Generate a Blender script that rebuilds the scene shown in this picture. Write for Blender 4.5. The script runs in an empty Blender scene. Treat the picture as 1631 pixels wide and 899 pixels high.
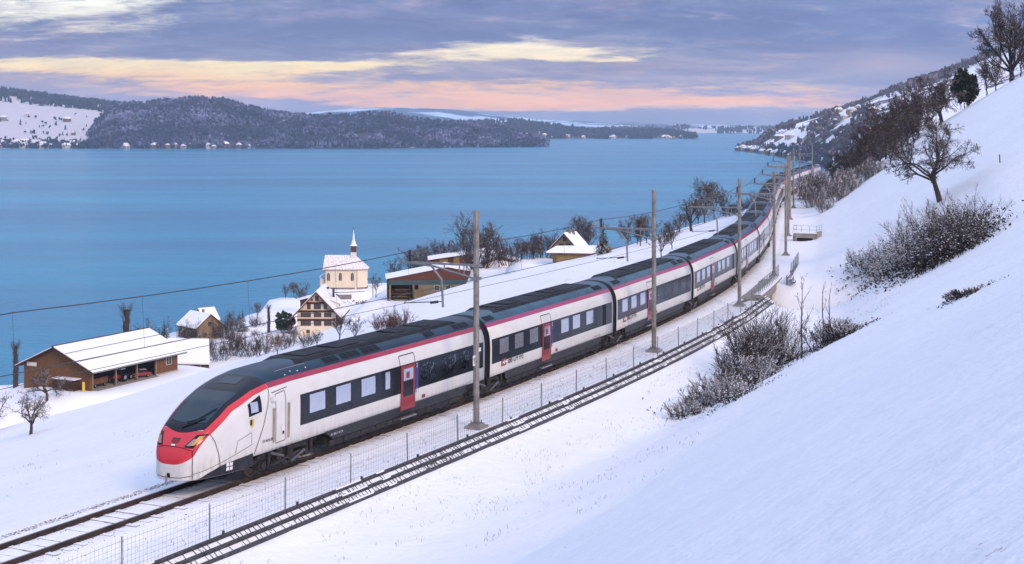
import bpy, bmesh, math, random
import numpy as np
from mathutils import Vector, Matrix
SC = bpy.context.scene
COL = SC.collection
R = math.radians
# ---------------------------------------------------------------- camera
CAM_Z = 60.0          # lake surface is z = 0, rail head is z = 47
TZ = 47.0
FPX, CPX, HPY = 2400.0, 815.5, 190.0
cd = bpy.data.cameras.new('camera')
cam = bpy.data.objects.new('camera', cd); COL.objects.link(cam)
cam.location = (0, 0, CAM_Z); cam.rotation_euler = (R(90), 0, 0)
cd.sensor_width = 36; cd.lens = 36 * FPX / 1631.0
cd.shift_y = -(449.5 - HPY) / 1631.0
cd.clip_start = 0.5; cd.clip_end = 60000
SC.camera = cam
# ---------------------------------------------------------------- exposure
SC.view_settings.view_transform = 'Standard'; SC.view_settings.look = 'None'
SC.view_settings.exposure = 0.80; SC.view_settings.gamma = 1.0
SC.cycles.use_denoising = True
SC.cycles.max_bounces = 6; SC.cycles.diffuse_bounces = 3; SC.cycles.glossy_bounces = 3
SC.cycles.volume_bounces = 1; SC.cycles.transparent_max_bounces = 8
SC.cycles.sample_clamp_indirect = 6

def srgb(r, g, b):
    def f(c):
        c /= 255.0
        return c / 12.92 if c <= .04045 else ((c + .055) / 1.055) ** 2.4
    return (f(r), f(g), f(b), 1.0)

# ---------------------------------------------------------------- sun
SUN_EL, SUN_AZ = 32.0, 146.0       # azimuth clockwise from +Y (the view direction)
sd = bpy.data.lights.new('sun', 'SUN'); sd.energy = 1.5; sd.angle = R(16); sd.color = (1.0, .71, .50)
so = bpy.data.objects.new('sun', sd); COL.objects.link(so)
_d = Vector((math.sin(R(SUN_AZ)) * math.cos(R(SUN_EL)), math.cos(R(SUN_AZ)) * math.cos(R(SUN_EL)), math.sin(R(SUN_EL))))
so.rotation_euler = (-_d).to_track_quat('-Z', 'Y').to_euler()

# ---------------------------------------------------------------- node helpers
class NT:
    def __init__(s, tree): s.t = tree; s.n = tree.nodes; s.l = tree.links
    def node(s, typ, **kw):
        n = s.n.new(typ)
        for k, v in kw.items(): setattr(n, k, v)
        return n
    def put(s, sock, v):
        if hasattr(v, 'is_output'): s.l.new(v, sock)
        elif v is not None:
            try: sock.default_value = v
            except Exception: sock.default_value = tuple(v)[:3]
    def math(s, op, a, b=None, c=None, clamp=False):
        n = s.node('ShaderNodeMath', operation=op, use_clamp=clamp)
        s.put(n.inputs[0], a); s.put(n.inputs[1], b); s.put(n.inputs[2], c)
        return n.outputs[0]
    def mix(s, f, a, b, blend='MIX'):
        n = s.node('ShaderNodeMix', data_type='RGBA', blend_type=blend)
        s.put(n.inputs[0], f); s.put(n.inputs[6], a); s.put(n.inputs[7], b)
        return n.outputs[2]
    def ramp(s, f, stops, interp='LINEAR'):
        n = s.node('ShaderNodeValToRGB'); cr = n.color_ramp; cr.interpolation = interp
        while len(cr.elements) < len(stops): cr.elements.new(.5)
        for e, (p, c) in zip(cr.elements, stops):
            e.position = p; e.color = c if not isinstance(c, (int, float)) else (c, c, c, 1)
        s.put(n.inputs[0], f); return n.outputs[0]
    def noise(s, vec, scale, detail=4, rough=.55, dist=0.0):
        n = s.node('ShaderNodeTexNoise'); s.put(n.inputs['Vector'], vec)
        n.inputs['Scale'].default_value = scale; n.inputs['Detail'].default_value = detail
        n.inputs['Roughness'].default_value = rough; n.inputs['Distortion'].default_value = dist
        return n.outputs[0]
    def sstep(s, x, a, b, lo=0.0, hi=1.0):
        n = s.node('ShaderNodeMapRange', interpolation_type='SMOOTHSTEP')
        s.put(n.inputs[0], x); n.inputs[1].default_value = a; n.inputs[2].default_value = b
        n.inputs[3].default_value = lo; n.inputs[4].default_value = hi
        return n.outputs[0]
    def comb(s, x, y, z):
        n = s.node('ShaderNodeCombineXYZ'); s.put(n.inputs[0], x); s.put(n.inputs[1], y); s.put(n.inputs[2], z)
        return n.outputs[0]

# ---------------------------------------------------------------- world: evening cloud deck over a Nishita sky
W = bpy.data.worlds.new('World'); SC.world = W; W.use_nodes = True
T = NT(W.node_tree); T.n.clear()
geo = T.node('ShaderNodeTexCoord').outputs['Generated']
sx = T.node('ShaderNodeSeparateXYZ'); T.l.new(geo, sx.inputs[0])
dx, dy, dz = sx.outputs
el = T.math('MULTIPLY', T.math('ARCSINE', T.math('MAXIMUM', T.math('MINIMUM', dz, 1.0), -1.0)), 180 / math.pi)
el = T.math('MAXIMUM', el, 0.0)
az = T.math('MULTIPLY', T.math('ARCTAN2', dx, dy), 180 / math.pi)
den = T.math('ADD', T.math('MAXIMUM', dz, 0.0), 0.15)
cp = T.comb(T.math('DIVIDE', dx, den), T.math('DIVIDE', dy, den), 0.0)
warp = T.noise(cp, .75, 5, .6)
warp2 = T.noise(T.comb(T.math('DIVIDE', dx, den), T.math('DIVIDE', dy, den), 7.3), .5, 4, .6)
w1 = T.math('SUBTRACT', warp, .5); w2 = T.math('SUBTRACT', warp2, .5)
elw = T.math('ADD', el, T.math('MULTIPLY', w1, 1.5))
azw = T.math('ADD', az, T.math('MULTIPLY', w2, 9.0))
def blob(a0, e0, ra, re, amp):
    a = T.math('DIVIDE', T.math('SUBTRACT', azw, a0), ra); e = T.math('DIVIDE', T.math('SUBTRACT', elw, e0), re)
    q = T.math('ADD', T.math('MULTIPLY', a, a), T.math('MULTIPLY', e, e))
    return T.math('MULTIPLY', T.math('EXPONENT', T.math('MULTIPLY', q, -1.0)), amp)
# glow seen through the gaps in the deck
glow = T.ramp(T.math('DIVIDE', elw, 6.0), [(0, srgb(168, 170, 208)), (.045, srgb(205, 178, 196)), (.1, srgb(255, 172, 92)), (.2, srgb(255, 192, 124)),
                                          (.34, srgb(255, 230, 178)), (.6, srgb(248, 242, 220)), (1, srgb(214, 228, 238))])
cloud = T.ramp(T.math('DIVIDE', elw, 6.0), [(0, srgb(150, 165, 205)), (.07, srgb(172, 164, 196)), (.2, srgb(184, 168, 186)), (.34, srgb(164, 163, 190)),
                                           (.5, srgb(134, 150, 192)), (1, srgb(132, 146, 190))])
cool = T.mix(T.sstep(az, -4, 19), cloud, srgb(112, 142, 200))
cloud = T.mix(T.math('MULTIPLY', T.sstep(az, -4, 19), .75), cloud, cool)
lit = T.noise(T.comb(T.math('DIVIDE', dx, den), T.math('MULTIPLY', T.math('DIVIDE', dy, den), 1.2), 2.1), 2.6, 8, .66, .4)
pink = T.mix(T.sstep(elw, 1.6, 3.4), srgb(246, 192, 172), srgb(196, 180, 212))
cloud = T.mix(T.math('MULTIPLY', T.sstep(lit, .5, .72), .7), cloud, pink)
cn = T.noise(T.comb(T.math('DIVIDE', dx, den), T.math('MULTIPLY', T.math('DIVIDE', dy, den), 1.25), 4.4), 2.0, 9, .64, .5)
gap = T.math('MULTIPLY', T.math('SUBTRACT', .5, cn), 1.5)
for b in [(-17.5, 4.0, 4.0, .75, .62), (-16, 2.05, 6.5, .26, .75), (-9.5, 2.08, 5.5, .17, .7), (-12, 1.75, 7, .2, .5), (-4.0, 2.45, 2.6, .22, .45), (-.5, 2.68, 2.7, .32, .95), (1.5, 2.5, 2.2, .2, .7), (3.2, 2.3, 2.2, .13, .5),
          (-3, .62, 9, .30, .78), (5.5, .72, 7, .34, .78), (-9, .95, 6, .22, .5), (-13, 1.5, 6, .3, .55), (-6, 1.15, 6, .2, .4), (3, 1.25, 5, .16, .4), (10.5, 1.25, 2.5, .18, .5), (12, .35, 4, .12, .35)]:
    gap = T.math('ADD', gap, blob(*b))
fine = T.math('SUBTRACT', T.noise(T.comb(T.math('DIVIDE', dx, den), T.math('MULTIPLY', T.math('DIVIDE', dy, den), 1.5), 5.5), 6.0, 8, .68, .6), .5)
gap = T.math('ADD', gap, T.math('MULTIPLY', fine, .9))
gapm = T.sstep(gap, .14, .74)
glow = T.mix(1.0, glow, T.ramp(T.math('DIVIDE', el, 6.0), [(.08, (2.2, 2.05, 1.1, 1)), (.22, (1.7, 1.62, 1.1, 1)), (.40, (1.4, 1.4, 1.42, 1))]), 'MULTIPLY')
sky_col = T.mix(gapm, cloud, glow)
# darker and lighter bellies of the deck
deep = T.noise(T.comb(T.math('DIVIDE', dx, den), T.math('MULTIPLY', T.math('DIVIDE', dy, den), 1.3), 9.7), 1.7, 9, .66, .6)
sky_col = T.mix(T.math('MULTIPLY', T.sstep(deep, .58, .38), T.math('SUBTRACT', .85, T.math('MULTIPLY', gapm, .5))), sky_col, T.mix(.6, sky_col, srgb(92, 110, 166)))
sky_col = T.mix(T.math('MULTIPLY', T.sstep(deep, .52, .72), T.math('SUBTRACT', .55, T.math('MULTIPLY', gapm, .5))), sky_col, srgb(226, 200, 205))
sky_col = T.mix(1.0, sky_col, T.ramp(T.math('ADD', T.math('MULTIPLY', fine, 1.0), .5), [(.25, (.80, .82, .86, 1)), (.75, (1.16, 1.13, 1.10, 1))]), 'MULTIPLY')
# pale cumulus bank low over the slope
sky_col = T.mix(T.math('MINIMUM', blob(14.2, 1.95, 2.6, .42, .75), 1.0), sky_col, srgb(196, 180, 204))
# towards the zenith an even overcast, three times as bright as the horizon (CIE overcast sky)
over = T.mix(T.sstep(cn, .35, .65), srgb(146, 164, 205), srgb(182, 189, 211))
sky_col = T.mix(T.sstep(el, 5.5, 16), sky_col, over)
gain = T.math('MULTIPLY', T.math('ADD', 1.0, T.math('MULTIPLY', T.math('MAXIMUM', dz, 0.0), 2.6)), .45)
nish = T.node('ShaderNodeTexSky', sky_type='NISHITA'); nish.sun_disc = False
nish.sun_elevation = R(SUN_EL); nish.sun_rotation = R(SUN_AZ); nish.altitude = 450
bg1 = T.node('ShaderNodeBackground'); T.l.new(nish.outputs[0], bg1.inputs[0]); bg1.inputs[1].default_value = .07
bg2 = T.node('ShaderNodeBackground'); T.l.new(sky_col, bg2.inputs[0]); T.put(bg2.inputs[1], gain)
ms = T.node('ShaderNodeMixShader'); T.put(ms.inputs[0], T.sstep(el, 6, 30, 1.0, .85)); T.l.new(bg1.outputs[0], ms.inputs[1]); T.l.new(bg2.outputs[0], ms.inputs[2])
wo = T.node('ShaderNodeOutputWorld'); T.l.new(ms.outputs[0], wo.inputs[0])
# ---------------------------------------------------------------- object helpers
def tag(o, label=None, cat=None, group=None, kind=None):
    if label: o['label'] = label
    if cat: o['category'] = cat
    if group: o['group'] = group
    if kind: o['kind'] = kind
    return o
def empty(name, loc=(0, 0, 0), rz=0.0, parent=None):
    o = bpy.data.objects.new(name, None); COL.objects.link(o)
    o.location = loc; o.rotation_euler = (0, 0, rz); o.empty_display_size = .3
    if parent: o.parent = parent
    return o
def link(name, me, parent=None, loc=None, rz=None):
    o = bpy.data.objects.new(name, me); COL.objects.link(o)
    if parent: o.parent = parent
    if loc is not None: o.location = loc
    if rz is not None: o.rotation_euler = (0, 0, rz)
    return o
def copy_tree(o, parent=None):
    c = o.copy(); COL.objects.link(c)
    if parent: c.parent = parent
    for ch in KIDS.get(o, ()): copy_tree(ch, c)
    return c
class _Kids:
    def get(self, o, d): return [x for x in o.children]
KIDS = _Kids()

class MB:
    """collects geometry and links it as ONE mesh"""
    def __init__(s): s.v = []; s.f = []; s.m = []
    def add(s, vs, fs, mi=0):
        b = len(s.v); s.v += [tuple(p) for p in vs]
        for f in fs: s.f.append(tuple(b + i for i in f)); s.m.append(mi)
        return s
    def box(s, x0, x1, y0, y1, z0, z1, mi=0):
        return s.add([(x0, y0, z0), (x1, y0, z0), (x1, y1, z0), (x0, y1, z0), (x0, y0, z1), (x1, y0, z1), (x1, y1, z1), (x0, y1, z1)],
                     [(3, 2, 1, 0), (4, 5, 6, 7), (0, 1, 5, 4), (1, 2, 6, 5), (2, 3, 7, 6), (3, 0, 4, 7)], mi)
    def obox(s, c, ax, ay, az, hx, hy, hz, mi=0):
        c, ax, ay, az = map(np.asarray, (c, ax, ay, az)); vs = []
        for k in (-1, 1):
            for a, b in ((-1, -1), (1, -1), (1, 1), (-1, 1)): vs.append(c + ax * hx * a + ay * hy * b + az * hz * k)
        return s.add(vs, [(3, 2, 1, 0), (4, 5, 6, 7), (0, 1, 5, 4), (1, 2, 6, 5), (2, 3, 7, 6), (3, 0, 4, 7)], mi)
    def tube(s, pts, rad, n=6, mi=0, cap=True):
        pts = [np.asarray(p, float) for p in pts]
        if not hasattr(rad, '__len__'): rad = [rad] * len(pts)
        vs = []; fs = []
        for i, p in enumerate(pts):
            d = pts[min(i + 1, len(pts) - 1)] - pts[max(i - 1, 0)]; d = d / (np.linalg.norm(d) + 1e-9)
            a = np.cross(d, (0, 0, 1) if abs(d[2]) < .95 else (1, 0, 0)); a /= np.linalg.norm(a) + 1e-9; b = np.cross(d, a)
            for k in range(n):
                t = 2 * math.pi * (k + .5) / n; vs.append(p + rad[i] * (math.cos(t) * a + math.sin(t) * b))
        for i in range(len(pts) - 1):
            for k in range(n):
                k2 = (k + 1) % n; fs.append((i * n + k, i * n + k2, (i + 1) * n + k2, (i + 1) * n + k))
        if cap: fs.append(tuple(range(n - 1, -1, -1))); fs.append(tuple((len(pts) - 1) * n + k for k in range(n)))
        return s.add(vs, fs, mi)
    def poly(s, pts, d, mi=0):
        """flat polygon pts extruded by vector d"""
        n = len(pts); p2 = [tuple(np.asarray(p, float) + np.asarray(d, float)) for p in pts]
        return s.add(list(pts) + p2, [tuple(range(n - 1, -1, -1)), tuple(range(n, 2 * n))] + [(i, (i + 1) % n, n + (i + 1) % n, n + i) for i in range(n)], mi)
    def mesh(s, name, mats, smooth=False):
        me = bpy.data.meshes.new(name); me.from_pydata(s.v, [], s.f)
        for m in (mats if isinstance(mats, (list, tuple)) else [mats]): me.materials.append(m)
        if any(s.m): me.polygons.foreach_set('material_index', s.m)
        if smooth: me.polygons.foreach_set('use_smooth', [True] * len(s.f))
        me.update(); return me
    def build(s, name, mats, parent=None, loc=None, rz=None, smooth=False, fix=False):
        me = s.mesh(name, mats, smooth)
        if fix:
            bm = bmesh.new(); bm.from_mesh(me); bmesh.ops.recalc_face_normals(bm, faces=bm.faces); bm.to_mesh(me); bm.free()
        return link(name, me, parent, loc, rz)
def np_mesh(name, V, Fq, mats, midx=None, smooth=False):
    V = np.asarray(V, np.float32); Fq = np.asarray(Fq, np.int32); k = Fq.shape[1]
    me = bpy.data.meshes.new(name); me.vertices.add(len(V)); me.vertices.foreach_set('co', V.ravel())
    me.loops.add(Fq.size); me.loops.foreach_set('vertex_index', Fq.ravel())
    me.polygons.add(len(Fq)); me.polygons.foreach_set('loop_start', np.arange(len(Fq), dtype=np.int32) * k)
    try: me.polygons.foreach_set('loop_total', np.full(len(Fq), k, np.int32))
    except Exception: pass
    for m in (mats if isinstance(mats, (list, tuple)) else [mats]): me.materials.append(m)
    if midx is not None: me.polygons.foreach_set('material_index', np.asarray(midx, np.int32))
    me.polygons.foreach_set('use_smooth', np.full(len(Fq), smooth))
    me.update(calc_edges=True); me.validate(); return me
def grid_faces(nu, nv):
    i = np.arange(nu - 1)[:, None] * nv + np.arange(nv - 1)[None]
    return np.stack([i, i + nv, i + nv + 1, i + 1], -1).reshape(-1, 4)
def vnoise(x, y, seed=0):
    """smooth value noise, arrays in, about -1..1"""
    xi = np.floor(x).astype(np.int64); yi = np.floor(y).astype(np.int64); fx = x - xi; fy = y - yi
    fx = fx * fx * (3 - 2 * fx); fy = fy * fy * (3 - 2 * fy)
    def h(a, b):
        n = (a * 374761393 + b * 668265263 + seed * 974711) & 0x7fffffff
        n = ((n ^ (n >> 13)) * 1274126177) & 0x7fffffff
        return ((n ^ (n >> 16)) & 0xffff) / 32767.5 - 1
    return (h(xi, yi) * (1 - fx) + h(xi + 1, yi) * fx) * (1 - fy) + (h(xi, yi + 1) * (1 - fx) + h(xi + 1, yi + 1) * fx) * fy
def fbm(x, y, seed=0, oct=4):
    r = 0; a = 1.0; t = 0
    for k in range(oct): r = r + a * vnoise(x * 2 ** k, y * 2 ** k, seed + k); t += a; a *= .5
    return r / t
def smooth01(x): x = np.clip(x, 0, 1); return x * x * (3 - 2 * x)

# ---------------------------------------------------------------- materials
def base_mat(name):
    m = bpy.data.materials.new(name); m.use_nodes = True; t = NT(m.node_tree)
    return m, t, t.n['Principled BSDF']
def mat(name, col, rough=.6, metal=0.0, var=.12, vscale=3.0, bump=0.0, bscale=20.0, spec=None, dirt=None, coat=0.0):
    """plain surface: colour with mottled variation, optional dirt colour and fine relief"""
    m, t, b = base_mat(name)
    co = t.node('ShaderNodeTexCoord').outputs['Object']
    n = t.noise(co, vscale, 5, .6)
    c2 = tuple(max(0, x * (1 - var * 2)) for x in col[:3]) + (1,); c3 = tuple(min(1, x * (1 + var)) for x in col[:3]) + (1,)
    c = t.ramp(n, [(.3, c2), (.7, c3)])
    if dirt:
        c = t.mix(t.math('MULTIPLY', t.sstep(t.noise(co, vscale * 2.3, 6, .65), .48, .72), dirt[1]), c, dirt[0])
    t.l.new(c, b.inputs['Base Color']); b.inputs['Roughness'].default_value = rough; b.inputs['Metallic'].default_value = metal
    if spec is not None: b.inputs['Specular IOR Level'].default_value = spec
    if coat: b.inputs['Coat Weight'].default_value = coat; b.inputs['Coat Roughness'].default_value = .08
    if bump:
        bn = t.node('ShaderNodeBump'); bn.inputs['Strength'].default_value = bump; bn.inputs['Distance'].default_value = .02
        t.l.new(t.noise(co, bscale, 6, .6), bn.inputs['Height']); t.l.new(bn.outputs[0], b.inputs['Normal'])
    return m
SNOW = (.84, .85, .885, 1)
def snowy(name, col, lo=.1, hi=.6, nscale=6.0, rough=.8, var=.2, amount=1.0):
    """a surface whose upward faces carry snow"""
    m, t, b = base_mat(name)
    g = t.node('ShaderNodeNewGeometry'); s = t.node('ShaderNodeSeparateXYZ'); t.l.new(g.outputs['Normal'], s.inputs[0])
    co = t.node('ShaderNodeTexCoord').outputs['Object']
    n = t.noise(co, nscale, 4, .6)
    f = t.sstep(t.math('ADD', s.outputs[2], t.math('MULTIPLY', t.math('SUBTRACT', n, .5), 1.6)), lo, hi)
    f = t.math('MULTIPLY', f, amount)
    c2 = tuple(x * (1 - var) for x in col[:3]) + (1,); c3 = tuple(min(1, x * (1 + var)) for x in col[:3]) + (1,)
    c = t.mix(f, t.ramp(t.noise(co, nscale * 1.7, 3), [(.3, c2), (.7, c3)]), SNOW)
    t.l.new(c, b.inputs['Base Color']); b.inputs['Roughness'].default_value = rough
    b.inputs['Specular IOR Level'].default_value = .2
    return m
def snow_mat(name, grit=0.0, gscale=9.0, grit_col=(.07, .06, .055, 1), big=1.0, tint=SNOW):
    m, t, b = base_mat(name)
    co = t.node('ShaderNodeTexCoord').outputs['Object']
    n1 = t.noise(co, .35, 5, .6); n2 = t.noise(co, 2.6, 6, .6)
    c = t.ramp(n1, [(.3, tuple(x * .955 for x in tint[:3]) + (1,)), (.7, tint)])
    if grit:
        g = t.noise(co, gscale, 6, .75); patch = t.noise(co, .22, 4, .6)
        f = t.sstep(t.math('ADD', g, t.math('MULTIPLY', t.math('SUBTRACT', patch, .5), .55)), 1.0 - grit, 1.06 - grit)
        c = t.mix(f, c, grit_col)
    t.l.new(c, b.inputs['Base Color']); b.inputs['Roughness'].default_value = .62; b.inputs['Specular IOR Level'].default_value = .25
    bn = t.node('ShaderNodeBump'); bn.inputs['Strength'].default_value = .5 * big; bn.inputs['Distance'].default_value = .17
    h = t.math('ADD', t.math('MULTIPLY', n2, .55), t.math('MULTIPLY', t.noise(co, 1.1, 5, .6), .9))
    t.l.new(h, bn.inputs['Height']); t.l.new(bn.outputs[0], b.inputs['Normal'])
    return m
M = {}
M['snow'] = snow_mat('snow', grit=.315, gscale=7.0, grit_col=(.30, .27, .25, 1))
M['snow_roof'] = snow_mat('roof_snow', big=.5)
M['ballast_snow'] = snow_mat('ballast_snow', grit=.35, gscale=9.0, grit_col=(.14, .115, .105, 1))
M['steel'] = mat('galvanised_steel', (.30, .31, .315, 1), .5, .55, .18, 2.0, dirt=((.17, .13, .09, 1), .55))
M['dark_steel'] = mat('dark_steel', (.045, .047, .05, 1), .55, .3, .2, 4.0)
M['rust_rail'] = mat('rusty_rail', (.055, .036, .028, 1), .7, .2, .3, 3.0)
M['rail_top'] = mat('rail_head', (.30, .29, .28, 1), .35, .8, .1, 3.0)
M['concrete'] = mat('concrete', (.33, .31, .28, 1), .85, 0, .2, 1.5, .4, 12, dirt=((.12, .10, .08, 1), .6))
M['sleeper'] = snowy('sleeper_concrete', (.25, .22, .20, 1), .05, 1.1, 5.0)
M['stone'] = snowy('ballast_rock', (.055, .05, .05, 1), .35, 1.0, 9.0)
# ---------------------------------------------------------------- track axis: t = metres along the line, s = metres to its uphill side
_ctrl = np.array([(-139.1, -200), (-38.1, 0), (-15.35, 45), (-1.14, 73.1), (5.9, 89), (13.2, 107.5), (19.1, 127.5), (23.8, 147.5), (28.5, 172), (34.0, 201),
                  (42.5, 243), (50, 270), (61, 306), (75, 345), (92, 385), (140, 490), (240, 700)], float)
_Yd = np.arange(-200, 700, .5); _X = np.interp(_Yd, _ctrl[:, 1], _ctrl[:, 0])
_k = np.exp(-.5 * (np.arange(-60, 61) * .5 / 9.) ** 2); _k /= _k.sum()
_Xs = np.convolve(np.r_[_X[0] - (_X[1] - _X[0]) * np.arange(60, 0, -1), _X, _X[-1] + (_X[-1] - _X[-2]) * np.arange(1, 61)], _k, 'valid')
_PT = np.stack([_Xs, _Yd], 1); _TT = np.r_[0, np.cumsum(np.hypot(*np.diff(_PT, axis=0).T))]; _TT -= np.interp(0, _Yd, _TT)
def tp(t): return np.stack([np.interp(t, _TT, _PT[:, 0]), np.interp(t, _TT, _PT[:, 1])], -1)
def tdir(t):
    t = np.asarray(t, float); d = tp(t + 1) - tp(t - 1); return d / np.linalg.norm(d, axis=-1, keepdims=True)
def trt(t): d = tdir(t); return np.stack([d[..., 1], -d[..., 0]], -1)
def ts(t, s, z=None):
    """world point at t, s (and height z above lake)"""
    q = tp(t) + np.asarray(s, float)[..., None] * trt(t)
    return q if z is None else np.concatenate([q, np.broadcast_to(np.asarray(z, float)[..., None], q.shape[:-1] + (1,))], -1)
NOSE_T, L_END, L_MID = 58.2, 21.1, 16.85
BR0, BR1 = 126.0, 138.5            # the bridge over the ravine

_sr = np.array([0, 1.9, 4.2, 4.4, 5.2, 6.5, 8.5, 10.3, 12, 15, 33, 60, 140, 300]); _zr = np.array([-.32, -.32, -.3, -.32, -.82, -1.15, -1.6, -1.0, .1, 1.9, 11.3, 27, 80, 190])
_zg = np.array([-.32, -.32, -.3, -.32, -.82, -1.1, -1.25, -1.05, -.65, .35, 11.3, 27, 80, 190])     # gentler foot of the slope near the viewer
_sf = np.array([0, 1.9, 4.5, 6, 8, 10, 20, 40, 60, 140, 300]); _zf = np.array([-.32, -.32, -.3, -.1, .9, 2.1, 8.6, 21, 33.5, 84, 195])
_sl = np.array([0, 2.2, 3.5, 6, 10, 20, 41, 72, 100, 125, 140, 170, 190, 260, 400]); _zl = np.array([-.32, -.32, -.5, -.95, -1.7, -3.8, -9.5, -20.9, -29.5, -36.5, -40, -45.5, -49, -60, -75])
PADS = []     # (x, y, radius, height): level places for buildings
def ground_ts(t, s):
    t = np.asarray(t, float); s = np.asarray(s, float)
    def cubic(x, xp, fp): return (np.interp(x - .5, xp, fp) + 2 * np.interp(x, xp, fp) + np.interp(x + .5, xp, fp)) / 4
    w = smooth01((t - 112) / 40)
    g = 1 - smooth01((t - 58) / 30)
    right = cubic(np.maximum(s, 0), _sr, _zg) * g * (1 - w) + cubic(np.maximum(s, 0), _sr, _zr) * (1 - g) * (1 - w) + cubic(np.maximum(s, 0), _sf, _zf) * w
    comp = 1 + 1.3 * smooth01((t - 215) / 70)
    a = np.maximum(-s, 0) * comp
    left = (np.interp(a - 1.5, _sl, _zl) + np.interp(a, _sl, _zl) * 2 + np.interp(a + 1.5, _sl, _zl)) / 4
    left = np.where(a < 5, np.interp(a, _sl, _zl), left)
    z = np.where(s >= 0, right, left)
    far = smooth01((np.abs(s) - 5.5) / 14)
    z = z + far * (.55 * fbm(t / 38, s / 30, 3) + .16 * fbm(t / 7.5, s / 7, 5, 3)) + np.where(np.abs(s) > 4.5, .035 * fbm(t / 1.3, s / 1.3, 9, 3), 0)
    # the ravine under the bridge
    ax = 132.2 + .12 * s
    gd = np.exp(-((t - ax) / np.where(s > 3, 4.2, 5.0)) ** 2) * np.where(s > 0, 1 - smooth01((s - 5) / 17), 1 - smooth01((-s - 6) / 40))
    z = z - 6.2 * gd
    return TZ + z
DIPS = [(10.5, 212, 15, 1.5)]     # (x, y, radius, depth)
_TQ = np.arange(-60, 640, .5)
def ground_of(X, Y):
    """ground height under world points (nearest point of the axis, then the profile)"""
    X = np.atleast_1d(np.asarray(X, float)); Y = np.atleast_1d(np.asarray(Y, float)); q = tp(_TQ); out = np.zeros(X.shape)
    for a in range(0, len(X), 400):
        x, y = X[a:a + 400], Y[a:a + 400]; j = np.argmin((q[None, :, 0] - x[:, None]) ** 2 + (q[None, :, 1] - y[:, None]) ** 2, 1)
        t = _TQ[j]; r = trt(t); d = tdir(t); v = np.stack([x, y], 1) - q[j]
        out[a:a + 400] = pads(x, y, ground_ts(t + (v * d).sum(1), (v * r).sum(1)))
    return out
def pads(X, Y, Z):
    for (x, y, r, h) in PADS:
        f = 1 - smooth01((np.hypot(X - x, Y - y) - r) / (r * .7 + 2)); Z = Z * (1 - f) + h * f
    for (x, y, r, h) in DIPS: Z = Z - h * np.exp(-((X - x) ** 2 + (Y - y) ** 2) / r ** 2)
    return Z
def gz(X, Y): return float(ground_of([X], [Y])[0])
def px_at(px, Y): return (px - CPX) * Y / FPX
def px_h(py, Y): return CAM_Z - (py - HPY) * Y / FPX
def on_ground(px, py, y0=12., y1=420.):
    """where the sight line of a photograph pixel first meets the ground: used once to survey positions"""
    Y = np.concatenate([np.arange(y0, 60, .5), np.arange(60, y1, 1.0)]); X = px_at(px, Y); Zr = px_h(py, Y); Zg = ground_of(X, Y)
    hit = np.nonzero(Zg >= Zr)[0]
    if not len(hit): return None
    i = hit[0]
    return np.array([X[i], Y[i], Zg[i]])
# level places (x, y, radius, height)
PADS += [(-98, 288, 20, 6.0), (-72, 405, 10, 3.0), (-68, 428, 10, 4.4), (-64, 448, 10, 6.4), (-66, 335, 18, 7.4), (-60, 372, 15, 5.6), (-72, 362, 13, 5.0), (-46, 425, 16, 6.6), (-43, 474, 17, 6.8), (-77, 390, 13, 4.4), (-48, 378, 12, 6.6), (-14, 400, 20, 14.5), (-20, 375, 14, 15.2), (-3.2, 349, 6, 25.5), (12.5, 327, 12, 29.2), (-72, 288, 17, 10.35)]

# ---------------------------------------------------------------- near ground: one sheet
_tg = np.concatenate([np.arange(-70, 0, 4.), np.arange(0, 150, .8), np.arange(150, 340, 1.6), np.arange(340, 640, 6.)])
_sg = np.concatenate([np.arange(-270, -110, 5.), np.arange(-110, -30, 2.), np.arange(-30, -7, .9), np.arange(-7, 13, .32), np.arange(13, 45, .6), np.arange(45, 110, 2.5), np.arange(110, 300, 12.)])
_t2, _s2 = np.meshgrid(_tg, _sg, indexing='ij')
_q = ts(_t2.ravel(), _s2.ravel()); _z = pads(_q[:, 0], _q[:, 1], ground_ts(_t2.ravel(), _s2.ravel()))
ground_ob = link('snowy_ground', np_mesh('snowy_ground', np.c_[_q, _z], grid_faces(len(_tg), len(_sg))[:, ::-1], M['snow'], smooth=True))
tag(ground_ob, 'snow covered hillside falling from the upper slope past the railway to the lake', kind='structure')

# ---------------------------------------------------------------- lake
def lake_mat():
    m, t, b = base_mat('lake_water')
    co = t.node('ShaderNodeTexCoord').outputs['Object']
    sx = t.node('ShaderNodeSeparateXYZ'); t.l.new(co, sx.inputs[0])
    p = t.comb(t.math('MULTIPLY', sx.outputs[0], .45), sx.outputs[1], 0)
    big = t.noise(t.comb(t.math('MULTIPLY', sx.outputs[0], .2), sx.outputs[1], 0), .006, 6, .62)
    t.l.new(t.ramp(big, [(.35, (.001, .165, .315, 1)), (.65, (.003, .265, .425, 1))]), b.inputs['Base Color'])
    b.inputs['Roughness'].default_value = .22; b.inputs['IOR'].default_value = 1.33; b.inputs['Specular IOR Level'].default_value = .22
    bn = t.node('ShaderNodeBump'); lane = t.noise(t.comb(t.math('MULTIPLY', sx.outputs[0], .16), t.math('MULTIPLY', sx.outputs[1], 1.0), 3.0), .012, 6, .62); t.l.new(t.sstep(lane, .3, .68, .35, 1.0), bn.inputs['Strength']); bn.inputs['Distance'].default_value = .5
    rip = t.math('ADD', t.noise(p, .42, 4, .6), t.math('MULTIPLY', t.noise(p, .06, 3, .55), 1.6))
    t.l.new(rip, bn.inputs['Height']); t.l.new(bn.outputs[0], b.inputs['Normal'])
    return m
M['lake'] = lake_mat()
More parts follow.
